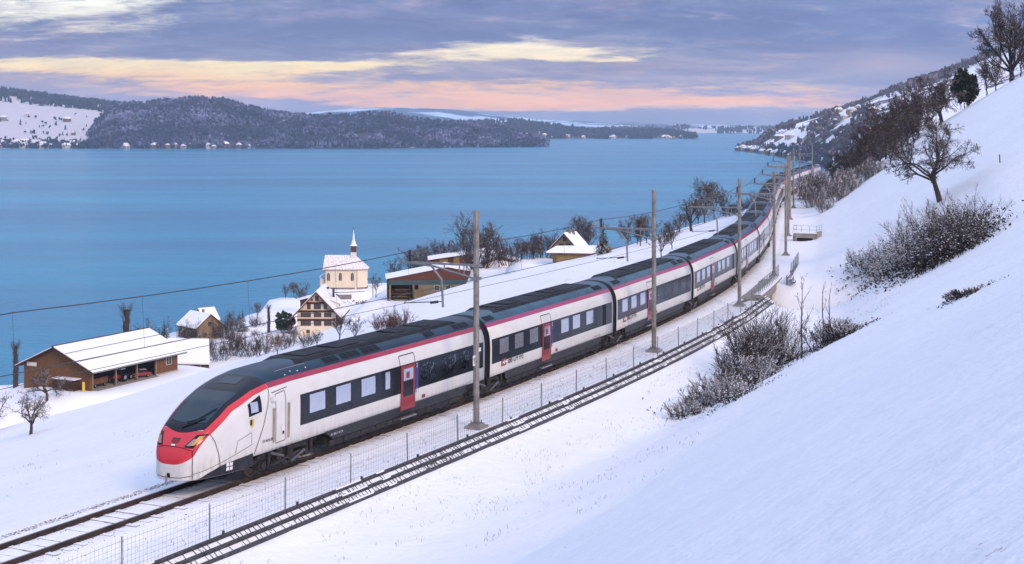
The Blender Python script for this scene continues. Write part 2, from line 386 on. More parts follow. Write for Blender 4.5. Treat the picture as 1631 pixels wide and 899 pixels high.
lake = link('lake', np_mesh('lake', [(-9000, 120, 0), (9000, 120, 0), (9000, 8600, 0), (-9000, 8600, 0)], [(0, 1, 2, 3)], M['lake']))
tag(lake, 'blue lake with fine ripples between the snowy shores', kind='structure')

# ---------------------------------------------------------------- far land, each as a heightfield fanning out from the near shore to its ridge
def far_land(name, label, m, prof, shore, ridge, back=1.0, amp=6., seed=1, n=140, rows=60, foot=0.0, base=-2.0, power=.8):
    """prof: (bearing px, ridge height px) pairs; shore, ridge: distances as functions of px"""
    xs = np.linspace(prof[0][0], prof[-1][0], n); yy = np.interp(xs, [p[0] for p in prof], [p[1] for p in prof])
    V = []
    for i, x in enumerate(xs):
        y0 = shore(x); y1 = ridge(x); zt = (HPY - yy[i]) * y1 / FPX + CAM_Z
        for j in range(rows):
            f = j / (rows - 1) * 1.6; Y = y0 + (y1 - y0) * f; X = (x - CPX) / FPX * Y
            g = np.clip(f, 0, 1) ** power
            h = base + (zt - base) * smooth01(g * .96 + .04) if f <= 1 else zt - (f - 1) * back * zt * .6
            bump = amp * fbm(np.array([X / 160.]), np.array([Y / 160.]), seed, 4)[0] * min(1, f * 3) * (1.0 if f < .9 else .5)
            V.append((X, Y, h + bump))
    ob = link(name, np_mesh(name, V, grid_faces(n, rows)[:, ::-1], m, smooth=True)); tag(ob, label, kind='structure')
    A = np.array(V).reshape(n, rows, 3)
    def zat(px, f):
        """point on the land at bearing px and fraction f of the way to the ridge"""
        u = np.clip((px - xs[0]) / (xs[-1] - xs[0]) * (n - 1), 0, n - 1.001); v = np.clip(f / 1.6 * (rows - 1), 0, rows - 1.001)
        i = u.astype(int); j = v.astype(int); a = (u - i)[:, None]; b = (v - j)[:, None]
        return (A[i, j] * (1 - b) + A[i, j + 1] * b) * (1 - a) + (A[i + 1, j] * (1 - b) + A[i + 1, j + 1] * b) * a
    return ob, zat
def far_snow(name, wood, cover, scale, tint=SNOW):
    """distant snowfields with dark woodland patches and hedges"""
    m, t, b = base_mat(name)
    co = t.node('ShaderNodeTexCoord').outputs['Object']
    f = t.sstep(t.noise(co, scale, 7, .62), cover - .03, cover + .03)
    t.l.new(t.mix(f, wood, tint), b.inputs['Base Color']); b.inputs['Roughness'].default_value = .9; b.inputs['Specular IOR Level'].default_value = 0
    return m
M['far_field'] = far_snow('far_field', (.14, .15, .22, 1), .16, .006, (.52, .51, .56, 1))
M['far_floor'] = far_snow('forest_floor', (.06, .065, .10, 1), .66, .02)
M['blue_hill'] = far_snow('blue_hill', (.010, .075, .16, 1), .51, .0016, (.50, .66, .82, 1))  # blue of the distance haze painted into woods and snow alike
M['right_hill'] = far_snow('right_hill', (.09, .09, .12, 1), .46, .009)
left_land, left_at = far_land('snowy_hill', 'snow covered far hill with fields, woods and a shore village', M['far_field'],
    [(-260, 128), (-120, 140), (0, 147), (60, 155), (130, 164), (200, 172), (300, 196), (420, 232)], lambda x: 3062 - .0 * x, lambda x: 4300., amp=7, seed=4, n=110)
pen_land, pen_at = far_land('wooded_headland', 'long wooded headland covered with frosted trees across the lake', M['far_floor'],
    [(118, 234), (140, 214), (165, 185), (185, 173), (220, 172), (260, 166), (330, 164), (370, 171), (430, 186), (490, 193), (540, 192), (580, 188), (620, 188), (680, 199), (740, 201), (800, 213), (850, 228), (874, 235)],
    lambda x: 3060 + max(0, x - 600) * .7, lambda x: 3480 + max(0, x - 600) * .15, amp=9, seed=11, n=260, rows=50)
mid_land, mid_at = far_land('middle_hill', 'lower wooded hill beyond the headland with a white shore town', M['far_floor'],
    [(690, 203), (740, 200), (790, 197), (830, 197), (880, 204), (930, 211), (980, 213), (1040, 212), (1080, 216), (1110, 220)],
    lambda x: 4600., lambda x: 5200., amp=8, seed=21, n=150, rows=40)
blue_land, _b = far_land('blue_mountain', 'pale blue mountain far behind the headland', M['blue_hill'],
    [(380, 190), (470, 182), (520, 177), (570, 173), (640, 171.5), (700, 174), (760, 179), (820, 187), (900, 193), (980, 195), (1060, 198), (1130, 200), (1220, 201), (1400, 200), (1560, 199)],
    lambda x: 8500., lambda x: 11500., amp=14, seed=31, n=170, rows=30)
flat_land, flat_at = far_land('lake_end_plain', 'flat snowy plain at the far end of the lake', M['far_field'],
    [(960, 208), (1010, 206), (1070, 204), (1110, 205), (1160, 207), (1230, 206), (1330, 205)], lambda x: 6300., lambda x: 7400., amp=5, seed=41, n=80, rows=20)
right_land, right_at = far_land('lakeside_mountain', 'snowy mountainside with fields and woods above a shore village', M['right_hill'],
    [(1171, 239), (1185, 236), (1205, 229), (1222, 216), (1240, 207), (1275, 196), (1300, 188), (1340, 175), (1370, 166), (1400, 157), (1450, 141), (1500, 124), (1560, 100), (1631, 72), (1800, 20), (2000, -30)],
    lambda x: 2850. - max(0, x - 1180) * 7.5 if x < 1400 else 1200., lambda x: 3050. - max(0, x - 1180) * .6, amp=7, seed=51, n=220, rows=90, power=.75)
# ---------------------------------------------------------------- railway track
def sweep(mb, t0, t1, step, prof, mi=0, closed=True):
    """profile [(s, z)] swept along the line"""
    tq = np.arange(t0, t1 + step * .5, step); n = len(prof); vs = []
    for s_, z_ in prof: vs.append(ts(tq, np.full(len(tq), s_), np.full(len(tq), TZ + z_)))
    vs = np.stack(vs, 1).reshape(-1, 3); fs = []
    for i in range(len(tq) - 1):
        for k in range(n if closed else n - 1):
            k2 = (k + 1) % n; fs.append((i * n + k, i * n + k2, (i + 1) * n + k2, (i + 1) * n + k))
    return mb.add(vs, fs, mi)
trk = empty('railway_track', tuple(ts(0., 0.)) + (TZ,)); tag(trk, 'single snow covered railway track with rusty rails curving along the slope', kind='structure')
def tworld(o):          # children of trk are modelled in world space
    o.parent = trk; o.matrix_parent_inverse = Matrix.Translation(trk.location).inverted(); return o
mb = MB(); sweep(mb, -30, 330, 1.5, [(2.6, -.42), (1.75, -.16), (-1.9, -.16), (-3.0, -.5)], closed=False)
tq = np.arange(-30, 330, .5); sq = np.array([2.7, 2.3, 1.95, 1.6, 1.3, 1.0, .75, .4, 0, -.4, -.75, -1., -1.3, -1.6, -1.95, -2.3, -2.7, -3.2])
zb = np.interp(sq, [-3.2, -2.2, -1.75, 1.55, 2.0, 2.7], [-.62, -.32, -.17, -.17, -.27, -.45])
t2, s2 = np.meshgrid(tq, sq, indexing='ij'); z2 = TZ + zb[None] + .018 * fbm(t2 * 2.2, s2 * 2.4, 77, 3) * np.where(np.abs(s2) > 2.9, .2, 1)
bed = link('ballast_bed', np_mesh('ballast_bed', np.c_[ts(t2.ravel(), s2.ravel()), z2.ravel()], grid_faces(len(tq), len(sq))[:, ::-1], M['ballast_snow'], smooth=True)); tworld(bed)
for sg in (.7525, -.7525):
    mb = MB(); sweep(mb, -30, 330, 1.5, [(sg - .075, -.17), (sg - .07, -.145), (sg - .014, -.125), (sg - .014, -.045), (sg - .036, -.03), (sg - .036, 0), (sg + .036, 0), (sg + .036, -.03), (sg + .014, -.045), (sg + .014, -.125), (sg + .07, -.145), (sg + .075, -.17)])
    for i in range(len(mb.f)):
        if i % 12 == 5: mb.m[i] = 1
    tworld(mb.build('rail', [M['rust_rail'], M['rail_top']]))
sl = MB().add([(-.13, -1.25, 0), (.13, -1.25, 0), (.13, 1.25, 0), (-.13, 1.25, 0), (-.10, -1.23, .09), (.10, -1.23, .09), (.10, 1.23, .09), (-.10, 1.23, .09)],
              [(4, 5, 6, 7), (0, 1, 5, 4), (1, 2, 6, 5), (2, 3, 7, 6), (3, 0, 4, 7)]).mesh('sleeper', M['sleeper'])
k = 0
for t in np.arange(24, 204, .6):
    if k >= 298: break
    p = ts(t, 0.); d = tdir(t)
    o = link('sleeper', sl, None, (p[0], p[1], TZ - .262 + random.Random(k).uniform(0, .035)), math.atan2(d[1], d[0])); o.parent = trk; o.matrix_parent_inverse = Matrix.Translation(trk.location).inverted(); k += 1
# loose stones showing through the snow beside the rails
rs = np.random.RandomState(5); V = []; Fc = []
oct_v = np.array([(1, 0, 0), (-1, 0, 0), (0, 1, 0), (0, -1, 0), (0, 0, 1), (0, 0, -1)], float); oct_f = [(0, 2, 4), (2, 1, 4), (1, 3, 4), (3, 0, 4), (2, 0, 5), (1, 2, 5), (3, 1, 5), (0, 3, 5)]
def scatter(n, fn_ts, r0, r1):
    tt_, ss_, zz_ = fn_ts(n)
    P_ = ts(tt_, ss_); r = rs.uniform(r0, r1, n)
    for i in range(n):
        a = rs.uniform(.6, 1.3, (6, 1)) * r[i]; an = rs.uniform(0, 6.28); c, s_ = math.cos(an), math.sin(an)
        v = oct_v * a; v = np.c_[v[:, 0] * c - v[:, 1] * s_, v[:, 0] * s_ + v[:, 1] * c, v[:, 2] * .7]
        b = len(V); V.extend((v + (P_[i, 0], P_[i, 1], zz_[i])).tolist()); Fc.extend([(b + x, b + y, b + z) for x, y, z in oct_f])
def far_side(n):
    s_ = -(1.55 + np.abs(rs.normal(0, .55, n))); t_ = rs.uniform(30, 64, n) + 0 * s_; return t_, s_, TZ + np.interp(s_, sq[::-1], zb[::-1]) + .01
def near_side(n):
    s_ = 1.05 + rs.gamma(2, .33, n); t_ = rs.uniform(28, 150, n); return t_, s_, TZ + np.interp(s_, sq[::-1], zb[::-1]) + .005
def between(n):
    s_ = rs.choice([-.62, .62, .88, -.88], n) + rs.normal(0, .1, n); t_ = rs.uniform(28, 70, n); return t_, s_, TZ - .165 + 0 * s_
scatter(3600, far_side, .02, .055); scatter(900, near_side, .015, .04); scatter(1300, between, .015, .035)
tworld(tag(link('ballast_stones', np_mesh('ballast_stones', V, Fc, M['stone'])), kind='stuff'))

# ---------------------------------------------------------------- concrete bridge over the ravine
br = empty('concrete_bridge', tuple(ts((BR0 + BR1) / 2, 0.)) + (TZ - .5,)); tag(br, 'short grey concrete railway bridge with side beam over the ravine', 'bridge')
def bworld(o): o.parent = br; o.matrix_parent_inverse = Matrix.Translation(br.location).inverted(); return o
mb = MB(); sweep(mb, BR0 - 1, BR1 + 1, 1.0, [(3.55, -1.25), (3.55, -.30), (4.0, -.30), (4.0, -.12), (3.4, -.12), (3.4, -.36), (-3.4, -.36), (-3.4, -1.25)]); 
n = 8
mb.add([], []); nv = len(mb.v); mb.f += [tuple(range(7, -1, -1)), tuple(range(nv - 8, nv))]; mb.m += [0, 0]
bworld(mb.build('deck', M['concrete']))
mb = MB(); sweep(mb, BR0 - 1, BR1 + 1, 1.0, [(3.42, -.119), (4.0, -.119), (3.98, -.06), (3.44, -.06)]); bworld(mb.build('snow_cap', M['snow_roof']))
for t0, t1 in ((BR0 - 1.0, BR0 + 1.2), (BR1 - 1.2, BR1 + 1.0)):
    mb = MB(); sweep(mb, t0, t1, .55, [(3.3, -7), (3.3, -1.24), (-3.3, -1.24), (-3.3, -7)]); nv = len(mb.v); mb.f += [(0, 1, 2, 3), (nv - 1, nv - 2, nv - 3, nv - 4)]; mb.m += [0, 0]
    bworld(mb.build('abutment', M['concrete']))
for t in np.arange(BR0 - .5, BR1 + .6, 1.0):
    p = ts(t, 3.75, TZ - .13); bworld(MB().tube([p, p + (0, 0, 1.05)], .028, 5).build('railing_post', M['steel']))
mb = MB()
for h in (.3, .62, .98):
    tq = np.arange(BR0 - .5, BR1 + .55, .5); mb.tube(ts(tq, np.full(len(tq), 3.75), np.full(len(tq), TZ - .13 + h)), .02, 4); bworld(mb.build('railing_bar', M['steel'])); mb = MB()


# ---------------------------------------------------------------- wire fence along the track
def wire_fence(label, t0, t1, step, s0, h, zoff, cell, lean=0.0, seed=0):
    root = empty('wire_fence', tuple(ts(t0, s0)) + (TZ,)); tag(root, label, 'fence', 'wire fences beside the track')
    inv = Matrix.Translation(root.location).inverted()
    rr = random.Random(seed); tq = np.arange(t0, t1 + .01, step)
    for t in tq:
        p = ts(t, s0, TZ + zoff - .25); l = rr.uniform(-.03, .03)
        m_ = MB().tube([p, p + (l, 0, h + .27)], .026, 6); o = m_.build('post', M['steel']); o.parent = root; o.matrix_parent_inverse = inv
    if cell:
        m_ = MB(); hh = np.arange(.03, h + .01, cell)
        for z_ in hh:
            q = np.arange(t0, t1 + .01, step / 2); sag = np.where(np.arange(len(q)) % 2 == 1, -.015, 0)
            m_.tube(ts(q, np.full(len(q), s0 + .02), TZ + zoff + z_ + sag), .0042 if 0 < z_ < h - .1 else .006, 3, cap=False)
        for t in np.arange(t0, t1, cell * 1.05):
            p = ts(t, s0 + .022, TZ + zoff + .02); m_.tube([p, p + (0, 0, h - .03)], .0040, 3, cap=False)
        o = m_.build('wire_mesh', M['steel']); tag(o, kind='stuff'); o.parent = root; o.matrix_parent_inverse = inv
    return root
wire_fence('long wire mesh fence with thin steel posts beside the front coaches', 35.0, 124.3, 4.06, 4.05, 1.12, -.3, .165, seed=1)
wire_fence('short wire mesh fence just beyond the concrete bridge', 140.5, 152, 2.9, 4.6, 1.2, -.3, .2, seed=2)

# ---------------------------------------------------------------- three rail steel edging that holds the embankment
def edging(label, t0, t1, seed, s_off=0.0, z_off=0.0):
    root = empty('embankment_barrier', tuple(ts(t0, 4.35 + s_off)) + (TZ,)); tag(root, label, 'barrier', 'steel embankment barriers'); inv = Matrix.Translation(root.location).inverted()
    def w(o): o.parent = root; o.matrix_parent_inverse = inv; return o
    step = 1.0
    for (s_, z_) in ((4.34, -.17), (4.62, -.36), (4.90, -.56)):
        m_ = MB(); s_ += s_off; z_ += z_off
        sweep(m_, t0, t1, step, [(s_ - .05, z_ - .06), (s_ - .05, z_ + .035), (s_ + .05, z_ + .015), (s_ + .05, z_ - .08)]); w(m_.build('steel_rail', M['edge_steel']))
        m_ = MB()
        q = np.arange(t0, t1, 2.7)
        for a in q:
            if random.Random(int(a * 10) + seed).random() < .34:
                sweep(m_, a, min(t1, a + random.Random(int(a * 7) + seed).choice([.6, 1.2, 1.8, 2.6])), .55, [(s_ - .055, z_ + .036), (s_ + .0, z_ + .065), (s_ + .03, z_ + .022)], closed=False)
        if m_.v: w(tag(m_.build('snow_line', M['snow_roof'], smooth=True), kind='stuff'))
    m_ = MB(); sweep(m_, t0, t1, .5, [(4.36 + s_off, -.25 + z_off), (4.62 + s_off, -.42 + z_off), (4.90 + s_off, -.64 + z_off)], closed=False); w(m_.build('stone_backing', M['backing']))
    r_ = random.Random(seed); m_ = MB()
    for t in np.arange(t0, t1, .235):
        for (s0_, z0_, s1_, z1_) in ((4.34, -.20, 4.60, -.39), (4.63, -.40, 4.88, -.59)):
            if r_.random() < .72:
                a = ts(t, s0_ + s_off, TZ + z0_ + z_off); b = ts(t + r_.uniform(-.07, .07), s1_ + s_off, TZ + z1_ + z_off)
                m_.tube([a, b], r_.uniform(.009, .018), 3, cap=False)
    w(tag(m_.build('cross_bars', M['edge_steel']), kind='stuff'))
    for t in np.arange(t0 + .4, t1, 4.06):
        p = ts(t, 4.28 + s_off, TZ - .9 + z_off); w(MB().tube([p, p + (0, 0, .85)], .05, 5).build('post', M['edge_steel']))
    return root
M['edge_steel'] = mat('edge_steel', (.06, .058, .056, 1), .6, .25, .3, 3.0, dirt=((.14, .14, .15, 1), .6)); M['backing'] = snow_mat('stone_backing', grit=.42, gscale=6.0, grit_col=(.07, .06, .055, 1))
edging('long three rail steel barrier edging the embankment below the fence', 35.0, 125.4, 3)
edging('short curved three rail steel barrier past the bridge', 138.9, 150.5, 8, .1, 0)

# ---------------------------------------------------------------- catenary masts
MASTS = [(74.4, 3.4, 9.05, -.35), (97.6, 3.3, 8.95, -.2), (119.9, 3.25, 8.75, -.1), (140.6, 3.2, 8.6, 0), (160.8, 3.1, 8.7, 0), (185.4, 3.0, 8.6, 0), (214.6, 3.0, 8.6, 0), (241, 3.1, 8.6, 0), (266, 3.1, 8.6, 0), (292, 3.1, 8.6, 0)]
MASTL = ['nearest tall steel catenary mast standing in front of the first coach, with small white plates', 'second steel catenary mast, rising before the third coach', 'third steel catenary mast just before the concrete bridge',
         'fourth steel catenary mast standing just after the bridge', 'fifth steel catenary mast uphill past the bridge fence', 'sixth steel catenary mast beside the distant bend', 'seventh steel catenary mast where the train bends away',
         'eighth slim catenary mast against the lake', 'ninth slim catenary mast near the tail of the train', 'last slim catenary mast below the brown hedge']
CONT_H, MESS_H = 5.3, 6.95
def ibeam(m_, z0, z1, w, d):
    for a in (-1, 1): m_.box(a * d / 2 - .012, a * d / 2 + .012, -w / 2, w / 2, z0, z1)
    m_.box(-d / 2 + .012, d / 2 - .012, -.01, .01, z0, z1)
def mast(t, s, h, lab):
    p = ts(t, s); d = tdir(t); root = empty('catenary_mast', (p[0], p[1], TZ - .3), math.atan2(d[1], d[0])); tag(root, lab, 'mast', 'catenary masts beside the track')
    # local axes: x along the line, y towards the track
    m_ = MB(); m_.tube([(0, 0, .25), (0, 0, h + .3)], [.135, .12], 8); m_.build('pole', M['mast'], root)
    m_ = MB(); m_.box(-.42, .42, -.38, .38, -.5, .10); m_.box(-.28, .28, -.26, .26, .10, .19); m_.build('foundation', M['concrete'], root)
    m_ = MB(); m_.box(-.2, .2, -.2, .2, .191, .235)
    for a in (-.16, .16):
        for b in (-.16, .16): m_.tube([(a, b, .2), (a, b, .33)], .022, 5)
    m_.build('base_plate', M['steel'], root)
    zc = 6.85; L = s + .35
    m_ = MB(); m_.box(-.05, .05, .1, L, zc + .10, zc + .19); m_.tube([(0, .1, zc - .42), (0, L * .55, zc + .02), (0, L - .4, zc + .11)], .045, 5)
    for f in (.16, .22, .42): m_.tube([(.0, L * f, zc + .11), (0, L * f, zc - .42 + .44 * f / .55)], .03, 4)
    for z in (zc + .14, zc - .42): m_.box(-.17, .17, -.17, .17, z - .06, z + .06)
    m_.build('cantilever', M['steel'], root)
    m_ = MB(); m_.tube([(0, s * .66, zc + .06), (0, s * .50, zc - .55), (0, s * .48, zc - 1.75)], .055, 6); m_.build('drop_tube', M['steel'], root)
    m_ = MB(); m_.tube([(0, s * .49, zc - 1.5), (0, s + .2, zc - 1.66)], .022, 5); m_.tube([(0, s + .2, zc - 1.66), (.05, s + .1, CONT_H - .0)], .012, 4); m_.build('steady_arm', M['dark_steel'], root)
    m_ = MB(); pr = []
    for i in range(9): pr.append(((0, s * .55 + .05 * i, zc - 1.52 - .008 * i), .075 if i % 2 else .04))
    m_.tube([a for a, b in pr], [b for a, b in pr], 7); m_.build('insulator', M['insul'], root)
    m_ = MB(); pr = [((0, s - .1, zc + .19 + .055 * i), .085 if i % 2 else .045) for i in range(10)]
    m_.tube([a for a, b in pr], [b for a, b in pr], 7); m_.build('insulator', M['insul'], root)
    return root
M['mast'] = mat('weathered_mast', (.30, .285, .255, 1), .6, .35, .25, 1.2, dirt=((.12, .085, .05, 1), .7))
M['insul'] = mat('brown_insulator', (.03, .02, .018, 1), .25, 0, .2)
M['white_plate'] = mat('white_plate', (.7, .7, .7, 1), .5)
mast_obs = []
for (t, s, h, dz), lab in zip(MASTS, MASTL): mast_obs.append(mast(t, s, h, lab))
m_ = MB(); m_.box(-.05, .05, -.31, -.10, 2.75, 3.2); m_.box(-.1, .1, -.165, -.145, 3.35, 3.55)
pl = empty('number_plate', (0, 0, 0), 0, mast_obs[0])
bpy.data.objects.remove(pl)
def plates(root):
    # two small white plates on the side that faces the slope
    for (x0, x1, y, z0, z1) in ((-.42, -.2, -.05, 2.72, 3.16), (-.11, .11, -.158, 3.3, 3.46)):
        MB().box(x0, x1, y - .012, y, z0, z1).build('number_plate', M['white_plate'], root)
    MB().box(-.22, -.1, -.06, -.04, 2.9, 2.95).build('plate_bracket', M['steel'], root)
    MB().box(-.38, -.33, -.068, -.063, 2.95, 3.06).box(-.29, -.24, -.068, -.063, 2.8, 3.06).build('plate_marking', M['dark_steel'], root)
plates(mast_obs[0])
# ---------------------------------------------------------------- overhead wires: each span hangs between two masts
def wire(label, pts, r, name='overhead_wire'):
    o = MB().tube(pts, r, 4, cap=False).build(name, M['wire']); tag(o, label, 'wire', 'overhead wires above the track'); return o
M['wire'] = mat('copper_wire', (.055, .06, .065, 1), .5, .3)
sup = [28.0, 51.0] + [m[0] for m in MASTS]
def cat_line(h0, sag, off=0.0):
    out = []
    for a, b in zip(sup[:-1], sup[1:]):
        for f in np.linspace(0, 1, 9)[:-1]: out.append((a + (b - a) * f, h0 - sag * 4 * f * (1 - f)))
    out.append((sup[-1], h0)); return out
mess = cat_line(7.15, .16); cont = cat_line(5.32, .0)
ol = empty('overhead_line', tuple(ts(28.0, 0.)) + (TZ,)); tag(ol, 'overhead line of messenger and contact wire hung from mast to mast', 'overhead line'); _inv = Matrix.Translation(ol.location).inverted()
def olw(o): o.parent = ol; o.matrix_parent_inverse = _inv; return o
olw(MB().tube([ts(t, 0., TZ + z) for t, z in mess], .022, 4, cap=False).build('messenger_wire', M['wire'])); olw(MB().tube([ts(t, .12, TZ + z) for t, z in cont], .018, 4, cap=False).build('contact_wire', M['wire']))
for i, ((t, z), (t2_, z2_)) in enumerate(zip(mess, cont)):
    if i % 2 == 0: olw(MB().tube([ts(t, 0., TZ + z), ts(t, .1, TZ + z2_)], .006, 3, cap=False).build('dropper', M['wire']))
wire('lone feeder wire running from mast to mast beside the poles', [ts(t, 3.1, TZ + 5.65) for t, z in cont], .011)
# ---------------------------------------------------------------- trains
M['t_white'] = mat('train_white', (.70, .69, .655, 1), .38, 0, .03, .8, dirt=((.45, .43, .38, 1), .22), coat=.25)
def grime(m, z0=1.55, z1=.85, amt=.5):
    t = NT(m.node_tree); b = t.n['Principled BSDF']; old = b.inputs['Base Color'].links[0].from_socket
    co = t.node('ShaderNodeTexCoord').outputs['Object']; s = t.node('ShaderNodeSeparateXYZ'); t.l.new(co, s.inputs[0])
    streak = t.noise(t.comb(t.math('MULTIPLY', s.outputs[0], 5.0), 0, t.math('MULTIPLY', s.outputs[2], .7)), 1.3, 6, .65)
    f = t.math('MULTIPLY', t.math('MULTIPLY', t.sstep(s.outputs[2], z0, z1), t.sstep(streak, .3, .75)), amt)
    t.l.new(t.mix(f, old, (.23, .19, .15, 1)), b.inputs['Base Color'])
grime(M['t_white'])
M['t_band'] = mat('train_band', (.016, .020, .030, 1), .2, 0, .15, 1.0, spec=.28)
M['t_skirt'] = mat('train_skirt', (.026, .029, .037, 1), .5, 0, .25, 2.0, dirt=((.06, .055, .05, 1), .4), spec=.25)
M['t_red'] = mat('train_red', (.60, .018, .032, 1), .30, 0, .08, 1.2, coat=.4)
M['t_stripe'] = mat('train_stripe', (.33, .012, .05, 1), .30, 0, .10, 1.0, coat=.3)
M['t_door'] = mat('train_door_red', (.27, .010, .016, 1), .33, 0, .08, 1.2, coat=.3)
M['t_roof'] = mat('train_roof_blue', (.004, .030, .058, 1), .28, 0, .3, .9, spec=.25, dirt=((.008, .036, .06, 1), .4))
M['t_roof_mid'] = mat('train_roof_sky_sheen', (.012, .070, .110, 1), .25, 0, .3, .9, spec=.35, dirt=((.02, .05, .07, 1), .5)); M['t_stripe_mid'] = mat('train_stripe_sky_sheen', (.34, .016, .10, 1), .3, 0, .1, 1.0, coat=.3)  # mid coaches: reflected sky painted in as lighter teal flank and more magenta stripe
M['t_top'] = mat('train_roof_grey', (.026, .031, .038, 1), .65, 0, .3, 1.4, dirt=((.05, .05, .05, 1), .5), spec=.15)
M['t_black'] = mat('train_black', (.007, .008, .010, 1), .5, 0, .1, 2.0, spec=.15)
M['t_cabblack'] = mat('train_cab_black', (.006, .008, .013, 1), .14, 0, .1, 1.0, spec=.3)
M['t_under'] = mat('train_underframe', (.022, .021, .021, 1), .75, .1, .4, 3.0, dirt=((.08, .06, .045, 1), .7))
M['t_wheel'] = mat('train_wheel', (.08, .065, .055, 1), .5, .5, .3, 3.0, dirt=((.05, .03, .02, 1), .7))
M['t_metal'] = mat('train_metal', (.35, .34, .33, 1), .35, .7, .1, 3.0)
M['t_damper'] = mat('train_damper', (.13, .13, .135, 1), .5, .4, .2, 3.0)
M['t_brass'] = mat('train_handrail', (.36, .32, .25, 1), .4, .3, .1, 3.0)
M['t_amber'] = mat('train_amber', (.75, .33, .05, 1), .3, 0, .2, 9.0)
M['t_blue'] = mat('train_blue_sign', (.02, .05, .25, 1), .4, 0, .05)
M['t_print'] = mat('train_print_black', (.015, .015, .018, 1), .5, 0, .05)
M['t_label'] = mat('train_print_white', (.75, .74, .72, 1), .5, 0, .03)
M['t_yellow'] = mat('train_print_yellow', (.65, .48, .05, 1), .5, 0, .05)
def glass(name, tint, metal, rough, wob=.35, dark=None):
    m, t, b = base_mat(name)
    co = t.node('ShaderNodeTexCoord').outputs['Object']
    b.inputs['Metallic'].default_value = metal; b.inputs['Roughness'].default_value = rough
    n = t.noise(co, 7.0 if dark else 3.1, 8, .75)
    if dark: t.l.new(t.mix(t.sstep(n, .47, .66), dark, tint), b.inputs['Base Color'])  # dark panes: speckled reflections painted into the colour as noise patches
    else: t.l.new(t.ramp(n, [(.3, tuple(x * .88 for x in tint[:3]) + (1,)), (.7, tint)]), b.inputs['Base Color'])
    bn = t.node('ShaderNodeBump'); bn.inputs['Strength'].default_value = wob; bn.inputs['Distance'].default_value = .02
    t.l.new(t.noise(co, 1.6, 3, .5), bn.inputs['Height']); t.l.new(bn.outputs[0], b.inputs['Normal'])
    return m
M['t_glass'] = glass('mirror_window_glass', (.64, .67, .76, 1), .72, .10)
M['t_glass_dark'] = glass('dark_window_glass', (.27, .29, .34, 1), 1.0, .08, .5, (.02, .023, .028, 1))
M['t_shield'] = glass('windscreen_glass', (.012, .034, .046, 1), .1, .05, .25)

# body shape: u backwards from the nose tip, w to the uphill side, z above rail
_U = [0, .006, .02, .05, .10, .17, .30, .60, 1.05, 1.6, 2.4, 3.4, 4.6, 30]
_W = [0.0, .16, .30, .44, .56, .66, .78, .95, 1.11, 1.25, 1.37, 1.45, 1.45, 1.45]
_Ut = [0, .05, .12, .29, .5, .67, .9, 2.07, 2.88, 3.15, 3.92, 4.6, 5.5, 6.5, 30]; _Zt = [1.05, 1.28, 1.45, 1.72, 1.94, 2.08, 2.28, 2.92, 3.24, 3.33, 3.57, 3.69, 3.75, 3.76, 3.76]
_Um = [-.1, .5, .9, 2.07, 3.15, 3.92, 5.5, 30]; _Zm = [.8, 1.0, 1.1, 1.58, 1.86, 2.1, 2.25, 2.25]
_Un = [-.1, .5, 2, 3.1, 4, 5.5, 30]; _N = [7, 7, 5.2, 4.5, 3.4, 2.7, 2.7]
_Ub = [-.1, 2.5, 2.9, 30]; _Zb = [.55, .55, .92, .92]
def hW(u): return np.interp(u, _U, _W)
def hT(u): return np.interp(u, _Ut, _Zt)
def hM(u): return np.interp(u, _Um, _Zm)
def hN(u): return np.interp(u, _Un, _N)
def hB(u): return np.interp(u, _Ub, _Zb)
def halfw(u, z):
    W_, T_, m_, n_ = hW(u), hT(u), hM(u), hN(u); r = np.clip((z - m_) / (T_ - m_), 0, 1)
    up = W_ * np.power(np.maximum(1 - r ** n_, 0), 1 / n_)
    lo = W_ * (1 - .035 * np.clip((m_ - z) / (m_ - .5), 0, 1.3) ** 2)
    return np.where(z >= m_, up, lo)
def front_u(w, z):
    w = np.abs(np.asarray(w, float)); z = np.asarray(z, float); w, z = np.broadcast_arrays(w, z)
    lo = np.full(w.shape, 0.); hi = np.full(w.shape, 8.)
    for _ in range(40):
        m_ = (lo + hi) / 2; ok = (z <= hT(m_)) & (w <= halfw(m_, z)); hi = np.where(ok, m_, hi); lo = np.where(ok, lo, m_)
    return hi
def section(u, n=34):
    """half section from the bottom of the side to the top of the roof: w, z"""
    zb, zm, zt, W_, N_ = hB(u), hM(u), hT(u), hW(u), hN(u)
    zl = np.linspace(zb, zm, 9)[:-1]; wl = halfw(u, zl) if u > 0 else zl * 0
    ph = np.linspace(0, math.pi / 2, n); wu = W_ * np.cos(ph).clip(0) ** (2 / N_); zu = zm + (zt - zm) * np.sin(ph) ** (2 / N_); wu[-1] = 0
    return np.r_[wl, wu], np.r_[zl, zu]
Z5 = ([.2, .6, 1.06, 2.0, 3.15, 3.92, 5.5, 30], [1.54, 1.83, 2.10, 2.68, 3.06, 3.18, 3.22, 3.22])
def stripe_arc(u, b, wid=.21):
    """point a distance b * wid up the section from the lower edge of the stripe"""
    w_, z_ = section(u, 160); z5 = min(np.interp(u, *Z5), hT(u) - .02)
    i = np.argmax(z_ >= z5); L = np.r_[0, np.cumsum(np.hypot(np.diff(w_), np.diff(z_)))]; L0 = np.interp(z5, z_[:i + 1], L[:i + 1])
    return np.interp(L0 + b * wid, L, w_), np.interp(L0 + b * wid, L, z_), L[-1] - L0
